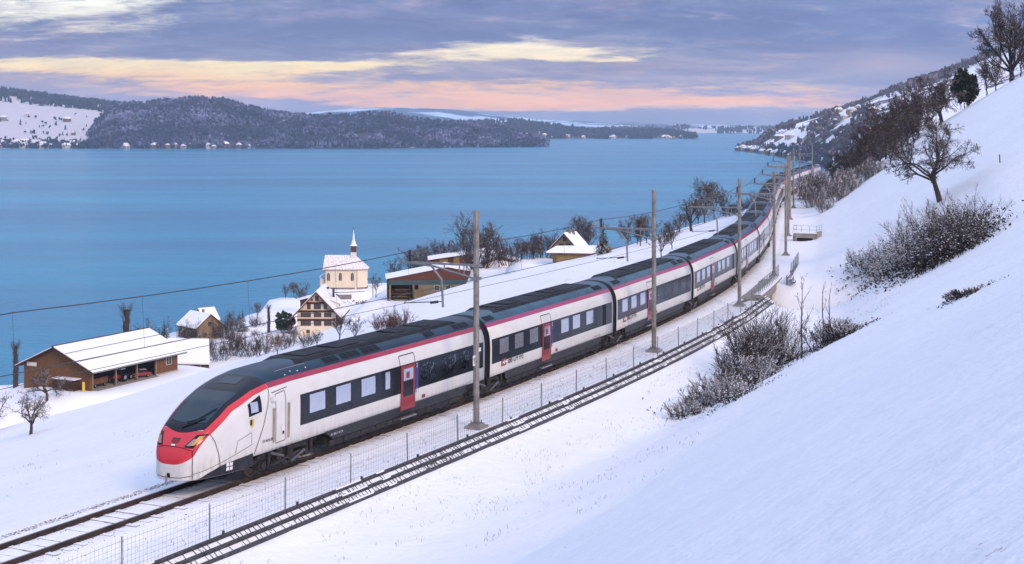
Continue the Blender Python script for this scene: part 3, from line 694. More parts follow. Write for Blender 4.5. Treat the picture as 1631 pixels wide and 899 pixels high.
def body_mesh(name, us, mats, closed_front, closed_back=True):
    secs = [section(u) for u in us]; n = len(secs[0][0]); V = []
    for u, (w, z) in zip(us, secs):
        V += [(u, -a, b) for a, b in zip(w, z)] + [(u, a, b) for a, b in zip(w[-2::-1], z[-2::-1])]
    k = 2 * n - 1; F = [(i * k + j, i * k + j + 1, (i + 1) * k + j + 1, (i + 1) * k + j) for i in range(len(us) - 1) for j in range(k - 1)]
    F += [(i * k + k - 1, i * k, (i + 1) * k, (i + 1) * k + k - 1) for i in range(len(us) - 1)]
    me = bpy.data.meshes.new(name); 
    if closed_back: F.append(tuple((len(us) - 1) * k + j for j in range(k)))
    if closed_front: F.append(tuple(range(k - 1, -1, -1)))
    me.from_pydata(V, [], F); me.materials.append(mats)
    me.polygons.foreach_set('use_smooth', [len(f) == 4 for f in F]); me.update()
    bm = bmesh.new(); bm.from_mesh(me); bmesh.ops.remove_doubles(bm, verts=bm.verts, dist=.0005); bmesh.ops.recalc_face_normals(bm, faces=bm.faces); bm.to_mesh(me); bm.free()
    return me
def patch_mesh(name, u, w, z, m, off, centre=None, thick=False):
    """sheet over the body from grids of u, w, z, lifted off it by off"""
    Pq = np.stack([u, -w, z], -1); gu = np.gradient(Pq, axis=0); gv = np.gradient(Pq, axis=1); N_ = np.cross(gu, gv); N_ /= np.linalg.norm(N_, axis=-1, keepdims=True) + 1e-9
    c = np.stack([np.maximum(u, 2.5) if centre is None else np.full(u.shape, centre), u * 0, np.full(u.shape, 1.9)], -1)
    sg = np.sign(((Pq - c) * N_).sum(-1).mean()) or 1; Pq = Pq + N_ * off * sg
    F = grid_faces(*u.shape); F = F if sg > 0 else F[:, ::-1]
    return np_mesh(name, Pq.reshape(-1, 3), F, m, smooth=True)
def side_patch(name, u0, u1, z0, z1, m, off, parent, side=1, nu=None, nz=5):
    """z0, z1 may be numbers or functions of u"""
    nu = nu or max(2, min(40, int((u1 - u0) / .4) + 2)); a, b = np.meshgrid(np.linspace(0, 1, nu), np.linspace(0, 1, nz), indexing='ij')
    u = u0 + (u1 - u0) * a; lo = z0(u) if callable(z0) else z0; hi = z1(u) if callable(z1) else z1; z = lo + (hi - lo) * b
    return link(name, patch_mesh(name, u, side * halfw(u, z), z, m, off), parent)
def side_quad(name, q, m, off, parent, side=1, n=4):
    """q: four (u, z) corners"""
    q = np.array(q, float); a, b = np.meshgrid(np.linspace(0, 1, n), np.linspace(0, 1, n), indexing='ij')
    p = ((q[0][None, None] * (1 - a)[..., None] + q[1] * a[..., None]) * (1 - b)[..., None] + (q[3] * (1 - a)[..., None] + q[2] * a[..., None]) * b[..., None])
    u, z = p[..., 0], p[..., 1]; return link(name, patch_mesh(name, u, side * halfw(u, z), z, m, off), parent)
def front_quad(name, q, m, off, parent, n=6):
    q = np.array(q, float); a, b = np.meshgrid(np.linspace(0, 1, n), np.linspace(0, 1, n), indexing='ij')
    p = ((q[0] * (1 - a)[..., None] + q[1] * a[..., None]) * (1 - b)[..., None] + (q[3] * (1 - a)[..., None] + q[2] * a[..., None]) * b[..., None])
    w, z = p[..., 0], p[..., 1]; return link(name, patch_mesh(name, front_u(w, z), w, z, m, off, 3.0), parent)
def seam(name, pts, parent, kind='side', wid=.02, side=1, m=None, off=.012):
    """thin dark joint line"""
    pts = np.array(pts, float); d = np.hypot(*np.diff(pts, axis=0).T); L = np.r_[0, np.cumsum(d)]; k = max(3, int(L[-1] / .08)); q = np.linspace(0, L[-1], k)
    c = np.stack([np.interp(q, L, pts[:, 0]), np.interp(q, L, pts[:, 1])], 1); g = np.gradient(c, axis=0); g /= np.linalg.norm(g, axis=1, keepdims=True); nn = np.c_[-g[:, 1], g[:, 0]] * wid / 2
    A = np.stack([c - nn, c + nn], 1); m = m or M['t_black']
    if kind == 'side': u, z = A[..., 0], A[..., 1]; me = patch_mesh(name, u, side * halfw(u, z), z, m, off)
    else: w, z = A[..., 0], A[..., 1]; me = patch_mesh(name, front_u(w, z), w, z, m, off, 3.0)
    return link(name, me, parent)
def side_text(name, txt, u0, z0, size, m, parent, off=.02, shear=0.0, cond=1.0, bold=.0):
    cu = bpy.data.curves.new(name, 'FONT'); cu.body = txt; cu.size = size; cu.shear = shear; cu.offset = bold; cu.resolution_u = 2
    ob = bpy.data.objects.new(name, cu); COL.objects.link(ob); dg = bpy.context.evaluated_depsgraph_get(); me = bpy.data.meshes.new_from_object(ob.evaluated_get(dg))
    bpy.data.objects.remove(ob); co = np.zeros(len(me.vertices) * 3); me.vertices.foreach_get('co', co); co = co.reshape(-1, 3)
    u = u0 + co[:, 0] * cond; z = z0 + co[:, 1]; w = halfw(u, z) + off
    me.vertices.foreach_set('co', np.c_[u, -w, z].ravel()); me.materials.clear(); me.materials.append(m); me.update()
    return link(name, me, parent)

def roof_parts(c, u0, u1, sm='t_stripe', rm='t_roof'):
    """stripe, blue roof flanks, grey roof top and vents of one coach"""
    us = np.r_[np.arange(u0, 7.0, .2), np.linspace(7.0, u1, 6)] if u0 < 7 else np.linspace(u0, u1, 8)
    for sd in (1, -1):
        g = np.array([[stripe_arc(u, b)[:2] for b in (0, .5, 1)] for u in us]); U_ = np.repeat(us[:, None], 3, 1)
        link('roof_stripe', patch_mesh('roof_stripe', U_, sd * g[..., 0], g[..., 1], M[sm], .006), c)
        g = np.array([[stripe_arc(u, 1 + b * (stripe_arc(u, 0)[2] / .21 - 1))[:2] for b in np.linspace(0, 1, 9)] for u in us]); U_ = np.repeat(us[:, None], 9, 1)
        link('roof_flank', patch_mesh('roof_flank', U_, sd * g[..., 0], g[..., 1], M[rm], .012), c)
def roof_top(c, u0, u1, seed=0):
    rr = random.Random(seed); w0 = .80
    mb = MB(); L_ = u1 - u0
    mb.add([(u0 - .5, -w0, 3.58), (u1 + .5, -w0, 3.58), (u1 - .35, -w0 + .10, 3.80), (u0 + .35, -w0 + .10, 3.80), (u0 - .5, w0, 3.58), (u1 + .5, w0, 3.58), (u1 - .35, w0 - .10, 3.80), (u0 + .35, w0 - .10, 3.80)],
           [(0, 1, 2, 3), (5, 4, 7, 6), (3, 2, 6, 7), (4, 0, 3, 7), (1, 5, 6, 2)])
    mb.build('roof_equipment', M['t_top'], c)
    mb = MB(); x = u0 + .9
    while x < u1 - 1.6:
        l = rr.choice([.7, 1.1, 1.6]); mb.box(x, x + l, -.5, .5, 3.801, 3.801 + rr.choice([.015, .03, .045])); x += l + rr.uniform(.25, .9)
    o = mb.build('roof_hatch', M['t_top'], c); tag(o, kind='stuff')
def flank_quad(name, u0, u1, b0, b1, m, off, parent, sd=1):
    us = np.linspace(u0, u1, 3 if u0 > 7 else 7); g = np.array([[stripe_arc(u, b)[:2] for b in np.linspace(b0, b1, 3)] for u in us]); U_ = np.repeat(us[:, None], 3, 1)
    return link(name, patch_mesh(name, U_, sd * g[..., 0], g[..., 1], m, off), parent)
def flank_vents(c, spots, sd=1):
    for a, l in spots:
        flank_quad('roof_vent', a, a + l, 1.5, 3.0, M['t_black'], .02, c, sd)
        for f in (.34, .67): flank_quad('vent_bar', a + l * f - .02, a + l * f + .02, 1.46, 3.04, M['t_roof'], .03, c, sd)
def window(c, uc, wid, z0=1.86, z1=2.56, dark=False, sd=1):
    return side_patch('window', uc - wid / 2, uc + wid / 2, z0, z1, M['t_glass_dark' if dark else 't_glass'], .016, c, sd, 2, 4)
def door(c, u0, u1, sd=1, number='2'):
    if sd > 0:
        seam('door_outline', [(u0 - .02, 2.62), (u0 - .02, 3.05), (u1 + .02, 3.05), (u1 + .02, 2.62)], c, wid=.035)
    d = side_patch('door', u0, u1, .76, 2.62, M['t_door'], .03, c, sd, 3, 8)
    if sd > 0:
        side_patch('door_window', u0 + .2, u1 - .2, 1.32, 1.98, M['t_cabblack'], .04, d, 1, 2, 4)
        side_patch('door_window', u0 + .2, u1 - .2, 1.99, 2.48, M['t_glass'], .04, d, 1, 2, 4)
        side_patch('door_sticker', u0 + .42, u0 + .68, 2.08, 2.34, M['t_door'], .046, d, 1, 2, 2)
        side_patch('door_sign', u1 + .06, u1 + .26, 1.35, 2.62, M['t_blue'], .022, c, 1, 2, 4)
        if number: side_text('class_number', number, u1 + .07, 2.42, .26, M['t_label'], c, .03)
        side_patch('door_plate', u1 + .1, u1 + .2, 1.36, 1.5, M['t_label'], .03, c, 1, 2, 2)
        side_patch('red_plate', u1 + .62, u1 + .9, 1.02, 1.16, M['t_door'], .016, c, 1, 2, 2)
        MB().box(u0 - .05, u1 + .05, -1.50, -1.1, .40, .47).build('door_step', M['t_metal'], c)
def skirt(c, u0, u1, cut0=.35, cut1=.35):
    """lower fairing between the bogies, with slanted ends and slotted lower edge"""
    for sd in (1, -1):
        nu = 24; a, b = np.meshgrid(np.linspace(0, 1, nu), np.linspace(0, 1, 4), indexing='ij'); z = .52 + (.945 - .52) * b
        uu0 = u0 + cut0 * (1 - b); uu1 = u1 - cut1 * (1 - b); u = uu0 + (uu1 - uu0) * a
        link('skirt', patch_mesh('skirt', u, sd * (halfw(u, np.full_like(u, .95)) - .10 * (1 - b)), z, M['t_skirt'], .004), c)
    mb = MB(); mb.box(u0 + .4, u1 - .4, -1.18, 1.18, .36, .935); mb.build('underframe', M['t_under'], c)
    mb = MB(); x = u0 + .5; r_ = random.Random(int(u1 * 10))
    while x < u1 - 1.0:
        l = r_.uniform(.5, 1.3); mb.box(x, x + l, -1.33, -1.19, .30, .5); x += l + .06
    tag(mb.build('equipment_box', M['t_under'], c), kind='stuff')
def sbb_logo(c, u0, z0=1.26, h=.30):
    w_ = h * 1.95; o = side_patch('logo_panel', u0, u0 + w_ * 1.0, z0 - .02, z0 + h + .02, M['t_door'], .014, c, 1, 3, 3)
    # white cross with an arrow head on either side
    cu, cz, s = u0 + w_ * .60, z0 + h / 2, h * .36; k = s * .30
    def fl(q): side_quad('logo_sign', q, M['t_label'], .022, c, 1, 2)
    fl([(cu - k, cz - s), (cu + k, cz - s), (cu + k, cz + s), (cu - k, cz + s)]); fl([(cu - s * 1.6, cz - k), (cu + s * 1.6, cz - k), (cu + s * 1.6, cz + k), (cu - s * 1.6, cz + k)])
    for q in (-1, 1): fl([(cu + q * s * 2.2, cz - .001), (cu + q * s * 1.35, cz - s * .85), (cu + q * s * 1.2, cz), (cu + q * s * 1.35, cz + s * .85)])
    side_text('logo_lettering', 'SBB CFF FFS', u0 + w_ + .12, z0 + .02, .40, M['t_print'], c, .018, .12, .90, .004)
BODY_MID = body_mesh('coach', [0.12, 3, 6, 9, 12, 15, L_MID - .12], M['t_white'], True)
# the straight body uses the section far behind the nose: shift u by 8 for lookups
class shifted:
    pass
def mid_coach(train, kind):
    """an intermediate coach; kind a: saloon with six windows; kind b: three bright windows, door and a dark saloon"""
    c = link('coach', COACH_MESH, train)
    X = 8.0        # look-up offset so that the section is the constant one
    h = empty('tmp')   # parts are made at u + X and moved back
    for sd in (1, -1):
        side_patch('window_band', X + .45, X + L_MID - .45, 1.50, 2.66, M['t_band'], .006, h, sd, 16)
        if sd < 0: door(h, X + 6.4, X + 7.55, -1)
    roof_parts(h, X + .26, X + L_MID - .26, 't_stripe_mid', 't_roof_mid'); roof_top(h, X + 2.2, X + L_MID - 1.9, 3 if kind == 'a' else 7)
    flank_vents(h, [(X + .55, 1.0), (X + 14.6, 1.2)] if kind == 'a' else [(X + .9, 1.3), (X + 13.6, .9), (X + 14.8, 1.2)])
    for u in ((1.8, 3.55, 5.35, 9.4, 11.0, 12.95) if kind == 'a' else (1.8, 3.55, 5.35)): window(h, X + u, 1.02)
    if kind == 'a':
        side_patch('partition', X + 14.95, X + 15.45, 1.50, 2.66, M['t_black'], .014, h, 1, 2)
    else:
        side_patch('dark_saloon_glass', X + 7.9, X + 16.3, 1.50, 2.66, M['t_cabblack'], .012, h, 1, 12)
        for u in (9.0, 10.8, 12.6, 14.4): window(h, X + u, 1.15, 1.72, 2.5, True)
        window(h, X + 15.8, .5, 1.72, 2.5, True)
    door(h, X + 6.4, X + 7.55); sbb_logo(h, X + 1.5); skirt(h, X + 1.9, X + L_MID - 1.9)
    side_text('coach_number', '501 085-3  IR-CH', X + 13.6, 1.02, .13, M['t_print'], h, .016)
    for f in list(h.children):
        f.parent = c; f.location.x -= X
    bpy.data.objects.remove(h)
    return c
COACH_MESH = None
def _coach_mesh():
    me = body_mesh('coach', [8.26, 11, 14, 17, 20, 23, 8 + L_MID - .26], M['t_white'], True); co = np.zeros(len(me.vertices) * 3); me.vertices.foreach_get('co', co); co = co.reshape(-1, 3); co[:, 0] -= 8
    me.vertices.foreach_set('co', co.ravel()); me.update(); return me
COACH_MESH = _coach_mesh()
bpy.data.meshes.remove(BODY_MID)

def end_coach(train):
    us = np.r_[np.array([0, .003, .008, .016, .03, .05, .075, .11, .16, .22, .3, .4, .5, .62, .75, .9]), np.arange(1.1, 6.6, .2), [9, 12, 15, 18, L_END - .26]]
    c = link('end_coach', body_mesh('end_coach', us, M['t_white'], False), train)
    # red bonnet and lower flap, seen from the front as (w, z)
    a, b = np.meshgrid(np.linspace(0, 1, 22), np.linspace(-1, 1, 31), indexing='ij')
    w = b * (.80 + .28 * a); zl = 1.10 + .26 * np.abs(b) ** 3; zh = 2.16 + .02 * np.abs(b) ** 2; z = zl + (zh - zl) * a
    link('red_bonnet', patch_mesh('red_bonnet', front_u(w, z), w, z, M['t_red'], .006, 3.0), c)
    seam('bonnet_seam', [(-.80, 1.56), (-.5, 1.645), (0, 1.67), (.5, 1.645), (.80, 1.56)], c, 'front', .02)
    # stripe from the bonnet along the cab
    us2 = np.r_[np.linspace(.28, 1.2, 14), np.linspace(1.3, 4.0, 22)]
    for sd in (1, -1):
        g = np.array([[stripe_arc(u, b_, .30 - .09 * min(1, u / 4))[:2] for b_ in (0, .33, .66, 1)] for u in us2]); U_ = np.repeat(us2[:, None], 4, 1)
        link('cab_stripe', patch_mesh('cab_stripe', U_, sd * g[..., 0], g[..., 1], M['t_red'], .009), c)
    # black windscreen surround up to the roof
    bb = np.linspace(-1, 1, 41); rows = []
    for a_ in np.linspace(0, 1, 40):
        r = []
        for b_ in bb:
            u0 = .66 + .20 * b_ * b_; u = u0 + (4.06 - u0) * a_; w_, z_ = section(u, 160); wid = .30 - .09 * min(1, u / 4); L = np.r_[0, np.cumsum(np.hypot(np.diff(w_), np.diff(z_)))]
            z5 = min(np.interp(u, *Z5), hT(u) - .02); i = np.argmax(z_ >= z5); L1 = np.interp(z5, z_[:i + 1], L[:i + 1]) + wid * .96; l = L[-1] - (L[-1] - L1) * abs(b_)
            r.append((u, np.sign(b_) * np.interp(l, L, w_), np.interp(l, L, z_)))
        rows.append(r)
    G = np.array(rows); link('windscreen_surround', patch_mesh('windscreen_surround', G[..., 0], G[..., 1], G[..., 2], M['t_cabblack'], .014, 3.0), c)
    def sub(u0, u1, b0, b1, name, m, off, tap=0.0, bow=0.0):
        rows = []
        for a_ in np.linspace(0, 1, 14):
            r = []
            for q in np.linspace(-1, 1, 17):
                b_ = (b0 + b1) / 2 + (b1 - b0) / 2 * q * (1 - tap * (1 - a_)); u = u0 + (u1 - u0) * a_ + bow * (q * q) * (1 - a_)
                w_, z_ = section(u, 160); r.append((u, b_, np.interp(-abs(b_), -w_[::1], z_)))
            rows.append(r)
        G = np.array(rows); return link(name, patch_mesh(name, G[..., 0], G[..., 1], G[..., 2], m, off, 3.0), c)
    ws = sub(1.0, 2.75, -.86, .86, 'windscreen', M['t_shield'], .024, .10, .12)
    sub(3.25, 3.8, -.42, .42, 'display_panel', M['t_shield'], .024)
    # wiper and its arm
    mb = MB(); q = [(.78, -.05), (.95, .28), (1.25, .62)]; pts = []
    for u, w_ in q: sw, sz = section(u, 160); pts.append((u, -w_, np.interp(-abs(w_), -sw, sz) + .05))
    mb.tube(pts, .022, 5); q = [(.98, .0), (1.12, .33), (1.75, .74)]; pts = []
    for u, w_ in q: sw, sz = section(u, 160); pts.append((u, -w_, np.interp(-abs(w_), -sw, sz) + .06))
    mb.tube(pts, .018, 5); mb.build('wiper', M['t_black'], c)
    for sd in (1, -1):
        h = front_quad('headlight', [(sd * .46, 1.68), (sd * .79, 1.64), (sd * 1.03, 2.08), (sd * .72, 2.05)], M['t_cabblack'], .016, c)
        front_quad('lamp', [(sd * .54, 1.72), (sd * .67, 1.715), (sd * .80, 1.93), (sd * .69, 1.93)], M['t_metal'], .024, h, 4)
        front_quad('lamp', [(sd * .68, 1.73), (sd * .79, 1.74), (sd * .95, 2.02), (sd * .82, 2.01)], M['t_amber'], .024, h, 4)
    for i in range(5):
        w_ = -.17 + .07 * i; front_quad('emblem_bar', [(w_, 1.76 + (.03 if i in (0, 4) else 0)), (w_ + .045, 1.76 + (.03 if i in (0, 4) else 0)), (w_ + .045, 1.88), (w_, 1.88)], M['t_print'], .013, c, 2)
    front_quad('emblem_bar', [(-.19, 1.89), (.19, 1.89), (.16, 1.92), (-.16, 1.92)], M['t_print'], .013, c, 3)
    front_quad('front_number', [(-.10, 1.685), (.06, 1.685), (.06, 1.73), (-.10, 1.73)], M['t_label'], .014, c, 3)
    # coupler opening and flap joint in the white bumper
    front_quad('coupler_opening', [(-.07, .66), (.07, .66), (.06, .80), (-.06, .80)], M['t_black'], .012, c, 3)
    MB().box(-.16, -.10, -.025, .025, .50, .74).build('coupler', M['t_metal'], c)
    seam('bumper_seam', [(-.56, .675), (-.3, .655), (0, .65), (.5, .665), (.77, .72)], c, 'front', .018)
    for sd in (1, -1):
        seam('bumper_seam', [(.31, 1.56), (.30, 1.0), (.31, .58)], c, 'side', .02, sd); seam('body_seam', [(.95, 2.04), (1.12, 1.75), (1.27, 1.3), (1.33, .9), (1.33, .57)], c, 'side', .022, sd)
        seam('body_seam', [(3.98, 3.17), (3.92, 2.95), (3.5, 1.9), (3.0, .98)], c, 'side', .028, sd); seam('body_seam', [(.32, .76), (.8, .86), (1.9, 1.13), (2.95, 1.38)], c, 'side', .014, sd)
        seam('hatch_outline', [(2.02, 1.2), (2.15, 1.62), (2.86, 1.80), (2.86, 1.42)], c, 'side', .014, sd)
        side_patch('cab_skirt', .5, 2.95, lambda u: .56 + 0 * u, lambda u: np.interp(u, [.5, .9, 1.4, 2.2, 2.95], [.57, .74, .90, .99, 1.04]), M['t_skirt'], .010, c, sd, 18)
        side_patch('cab_window', 2.72, 3.42, lambda u: 2.36 + (u - 2.72) * .12, lambda u: 2.80 + (u - 2.72) * .34, M['t_cabblack'], .012, c, sd, 4)
        side_patch('window_band', 5.85, L_END - .4, 1.50, 2.66, M['t_band'], .006, c, sd, 20)
        if sd < 0: door(c, 13.2, 14.4, -1)
        skirt_u = 7.7
    side_patch('cab_glass', 2.84, 3.22, 2.48, 2.84, M['t_glass'], .02, c, 1, 3)
    # coat of arms under the cab window
    o = side_quad('coat_of_arms', [(2.78, 2.04), (2.98, 2.04), (3.0, 2.26), (2.76, 2.26)], M['t_yellow'], .014, c); side_quad('arms_field', [(2.77, 2.05), (2.88, 2.05), (2.88, 2.25), (2.77, 2.25)], M['t_print'], .02, c); side_quad('arms_tip', [(2.80, 2.04), (2.88, 1.95), (2.885, 1.96), (2.97, 2.04)], M['t_yellow'], .014, c, 1, 3)
    side_text('maker_lettering', 'STADLER', 3.45, 1.30, .135, M['t_print'], c, .016, 0, 1.25, .002)
    for du in (0, .17):
        for dz in (0, .15): side_patch('front_plate', 1.6 + du, 1.74 + du, .66 + dz, .78 + dz, M['t_label'], .018, c, 1, 2, 2)
    # driver's door with its two handrails
    seam('cab_door_outline', [(4.28, 1.14), (4.28, 2.92), (4.9, 2.98), (4.9, 1.16), (4.28, 1.14)], c, wid=.022, m=M['t_skirt']); seam('cab_door_gutter', [(4.1, 3.0), (5.1, 3.07)], c, wid=.025, m=M['t_skirt'])
    for u, zz in ((4.12, (1.22, 2.45)), (5.06, (1.22, 2.5))):
        mb = MB(); mb.tube([(u, -halfw(u, zz[0]) - .03, zz[0]), (u, -halfw(u, zz[1]) - .05, zz[1])], .045, 6); mb.build('handrail', M['t_brass'], c)
    side_patch('door_lock', 4.62, 4.86, 1.36, 1.74, M['t_label'], .014, c, 1, 2, 3); side_patch('lock_plate', 4.68, 4.8, 1.4, 1.52, M['t_under'], .02, c, 1, 2, 2)
    MB().box(3.98, 4.2, -1.56, -1.44, 2.72, 2.86).build('camera_housing', M['t_white'], c)
    for u, w_ in ((6.98, 1.05), (8.8, 1.05), (10.65, 1.05)): window(c, u, w_)
    window(c, 12.15, .36); side_patch('dark_panel', 11.7, 13.15, 1.5, 2.66, M['t_cabblack'], .010, c, 1, 4)
    side_patch('dark_panel', 14.45, 20.6, 1.50, 2.66, M['t_cabblack'], .010, c, 1, 8)
    for u, w_ in ((15.55, 1.25), (17.4, 1.25), (18.85, .85), (20.1, .42)): window(c, u, w_, 1.70, 2.52, True)
    door(c, 13.2, 14.4); roof_parts(c, 4.02, L_END - .26); roof_top(c, 6.6, L_END - 1.8, 5)
    flank_vents(c, [(8.1, 1.0), (9.35, 1.3), (10.9, 1.3), (16.0, .8), (18.6, 1.4)])
    flank_quad('roof_line', 5.0, 7.0, 2.75, 2.9, M['t_metal'], .018, c)
    for u, b_ in ((5.3, 1.3), (5.75, 1.75), (6.15, 1.45), (6.75, 1.7)): flank_quad('roof_bolt', u, u + .07, b_, b_ + .2, M['t_label'], .02, c)
    skirt(c, 7.5, L_END - 1.8, .75, .35)
    MB().box(.9, 2.9, -.85, .85, .50, .60).box(2.9, 7.6, -1.0, 1.0, .62, .95).build('nose_floor', M['t_under'], c)
    side_text('coach_number', '501 085-3  IR-CH', 8.0, .70, .12, M['t_label'], c, -.02)
    return c
def wheel_mesh():
    mb = MB(); prof = [(-.07, .10), (-.07, .36), (-.065, .46), (-.02, .465), (-.02, .49), (.005, .49), (.07, .46), (.065, .40), (.03, .36), (.03, .13), (.085, .12), (.085, 0)]; n = 20
    for i in range(len(prof) - 1):
        (a, r0), (b, r1) = prof[i], prof[i + 1]; vs = []
        for k in range(n):
            t = 2 * math.pi * k / n; vs += [(math.cos(t) * r0, a, math.sin(t) * r0), (math.cos(t) * r1, b, math.sin(t) * r1)]
        mb.add(vs, [(2 * k, 2 * k + 1, (2 * k + 3) % (2 * n), (2 * k + 2) % (2 * n)) for k in range(n)])
    return mb.mesh('wheel', M['t_wheel'], True)
WHEEL = wheel_mesh()
def bogie_mesh():
    mb = MB()
    for sd in (-1, 1):
        y = sd * 1.08
        mb.poly([(-1.9, y, .50), (-1.35, y, .62), (-.7, y, .66), (-.45, y, .42), (.45, y, .42), (.7, y, .66), (1.35, y, .62), (1.9, y, .50), (1.9, y, .66), (1.3, y, .82), (-1.3, y, .82), (-1.9, y, .66)], (0, sd * .14, 0))
        for x in (-1.35, 1.35):
            mb.box(x - .2, x + .2, y - .05 * sd, y + .24 * sd, .30, .58); mb.tube([(x, y + .1 * sd, .46), (x, y + .30 * sd, .46)], .13, 10)
            mb.tube([(x + .42, y + .2 * sd, .40), (x + .42, y + .2 * sd, .86)], .08, 7)
        mb.tube([(-.35, y + .2 * sd, .45), (-.35, y + .2 * sd, .92)], .15, 8); mb.tube([(.35, y + .2 * sd, .45), (.35, y + .2 * sd, .92)], .15, 8)
        mb.tube([(-1.0, y + .30 * sd, .36), (.9, y + .30 * sd, .58)], .055, 6); mb.tube([(-.2, y + .27 * sd, .30), (1.4, y + .27 * sd, .22)], .04, 6)
    mb.box(-1.5, 1.5, -1.0, 1.0, .35, .62); mb.tube([(-1.35, -1.1, .46), (-1.35, 1.1, .46)], .08, 8); mb.tube([(1.35, -1.1, .46), (1.35, 1.1, .46)], .08, 8)
    return mb.mesh('bogie', M['t_under'])
BOGIE = bogie_mesh()
DAMPER = MB().tube([(-.95, -1.40, .84), (-.2, -1.42, .60)], .05, 7).tube([(.3, -1.42, .30), (1.15, -1.42, .56)], .05, 7).mesh('damper', M['t_damper'])
JOINT = body_mesh('gangway', [8.0, 8.09, 8.14, 8.24, 8.29, 8.39, 8.44, 8.56], M['t_black'], True)
def place_uz(o, t0, t1):
    """lay a body whose u axis runs from the line point t0 to t1"""
    a, b = ts(t0, 0.), ts(t1, 0.); o.location = (a[0], a[1], TZ); o.rotation_euler = (0, 0, math.atan2(b[1] - a[1], b[0] - a[0]))
def make_train(label, t0, n_mid, tail, kinds, proto=None):
    tr = empty('passenger_train', tuple(ts(t0, 0.)) + (TZ,)); tag(tr, label, 'train', 'coupled white and red trains'); inv = Matrix.Translation(tr.location).inverted()
    def own(o): o.parent = tr; o.matrix_parent_inverse = inv; return o
    def put(o, a, b):
        own(o); place_uz(o, a, b)
    if proto is None: e = end_coach(None); A = mid_coach(None, 'a'); B = mid_coach(None, 'b')
    else: e = copy_tree(proto[0]); A, B = proto[1], proto[2]
    put(e, t0, t0 + L_END); t = t0 + L_END; joints = [t]; used = {'a': proto is not None, 'b': proto is not None}
    for k in range(n_mid):
        p = A if kinds[k] == 'a' else B; o = copy_tree(p) if used[kinds[k]] else p; used[kinds[k]] = True; put(o, t, t + L_MID); t += L_MID; joints.append(t)
    if tail:
        o = copy_tree(e); put(o, t + L_END, t); t += L_END
    bog = [t0 + 4.95] + joints[:len(joints) - (0 if tail else 1)] + ([t - 4.95] if tail else [])
    for q in bog:
        b = link('bogie', BOGIE); put(b, q, q + 1)
        for x in (-1.35, 1.35):
            for y in (-.75, .75):
                w_ = link('wheel', WHEEL, b, (x, y, .46)); w_.rotation_euler = (0, 0, 0 if y > 0 else math.pi)
        link('damper', DAMPER, b)
    for q in joints[:len(joints) - (0 if tail else 1)]:
        g = link('gangway', JOINT_ME); put(g, q - .28, q + .28)
    return (e, A, B), t
JOINT_ME = JOINT; _co = np.zeros(len(JOINT.vertices) * 3); JOINT.vertices.foreach_get('co', _co); _co = _co.reshape(-1, 3); _co[:, 0] -= 8.0; _co[:, 1] *= np.where((np.abs(_co[:, 0] - .115) < .03) | (np.abs(_co[:, 0] - .265) < .03) | (np.abs(_co[:, 0] - .415) < .03), .955, 1.004); _co[:, 2] = (_co[:, 2] - .92) * 1.005 + .92; JOINT.vertices.foreach_set('co', _co.ravel()); JOINT.update()
protos, t_end = make_train('long white train with red nose and dark window band leading along the snowy line', NOSE_T, 9, True, 'abaababaa')
make_train('second white train coupled behind the first, far away in the bend below the brown hedge', t_end + .7, 3, False, 'aba', protos)
# ---------------------------------------------------------------- buildings
M['barn_wood'] = None
def plank_mat(name, c1, c2, scale=1.0, vert=True, rough=.85):
    m, t, b = base_mat(name)
    co = t.node('ShaderNodeTexCoord').outputs['Object']; s = t.node('ShaderNodeSeparateXYZ'); t.l.new(co, s.inputs[0])
    h = t.math('ADD', s.outputs[0], s.outputs[1])
    v = t.comb(t.math('MULTIPLY', h, 9.0 if vert else 1.0), t.math('MULTIPLY', s.outputs[2], 1.0 if vert else 9.0), 0)
    n = t.noise(v, scale, 5, .65); big = t.noise(co, .5, 4, .6)
    c = t.mix(t.math('MULTIPLY', big, .8), t.ramp(n, [(.3, c1), (.7, c2)]), c1)
    t.l.new(c, b.inputs['Base Color']); b.inputs['Roughness'].default_value = rough; b.inputs['Specular IOR Level'].default_value = .2
    return m
M['barn_wood'] = plank_mat('barn_wood', (.115, .052, .022, 1), (.25, .125, .055, 1))
M['dark_wood'] = plank_mat('dark_wood', (.055, .026, .016, 1), (.11, .055, .032, 1))
M['red_wood'] = plank_mat('red_brown_wood', (.10, .035, .022, 1), (.17, .065, .04, 1), vert=False)
M['pale_wood'] = plank_mat('pale_wood', (.19, .14, .08, 1), (.31, .235, .14, 1))
M['yellow_wood'] = plank_mat('yellow_wood', (.19, .135, .05, 1), (.29, .21, .08, 1))
M['cream'] = mat('cream_plaster', (.76, .66, .50, 1), .85, 0, .05, .6, .2, 8, dirt=((.50, .43, .33, 1), .25))
M['white_wall'] = mat('white_plaster', (.74, .70, .62, 1), .85, 0, .06, .8, dirt=((.45, .42, .36, 1), .3))
M['win_dark'] = mat('window_dark', (.05, .045, .045, 1), .15, 0, .2, 2.0)
M['frame_white'] = mat('window_frame', (.62, .60, .55, 1), .6)
M['shutter'] = mat('shutter_brown', (.13, .075, .045, 1), .7)
M['stone_wall'] = mat('stone_wall', (.22, .20, .18, 1), .9, 0, .3, 2.0, .6, 6)
M['tile'] = snowy('roof_tiles', (.12, .07, .05, 1), -.5, .45, 2.2)
M['chapel_tile'] = snowy('chapel_tiles', (.42, .30, .26, 1), .3, .95, 3.0)
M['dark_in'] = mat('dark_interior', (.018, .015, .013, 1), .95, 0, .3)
M['teal'] = mat('teal_board', (.03, .075, .075, 1), .6)
def lbox(name, x0, x1, y0, y1, z0, z1, m, par): return MB().box(x0, x1, y0, y1, z0, z1).build(name, m, par)
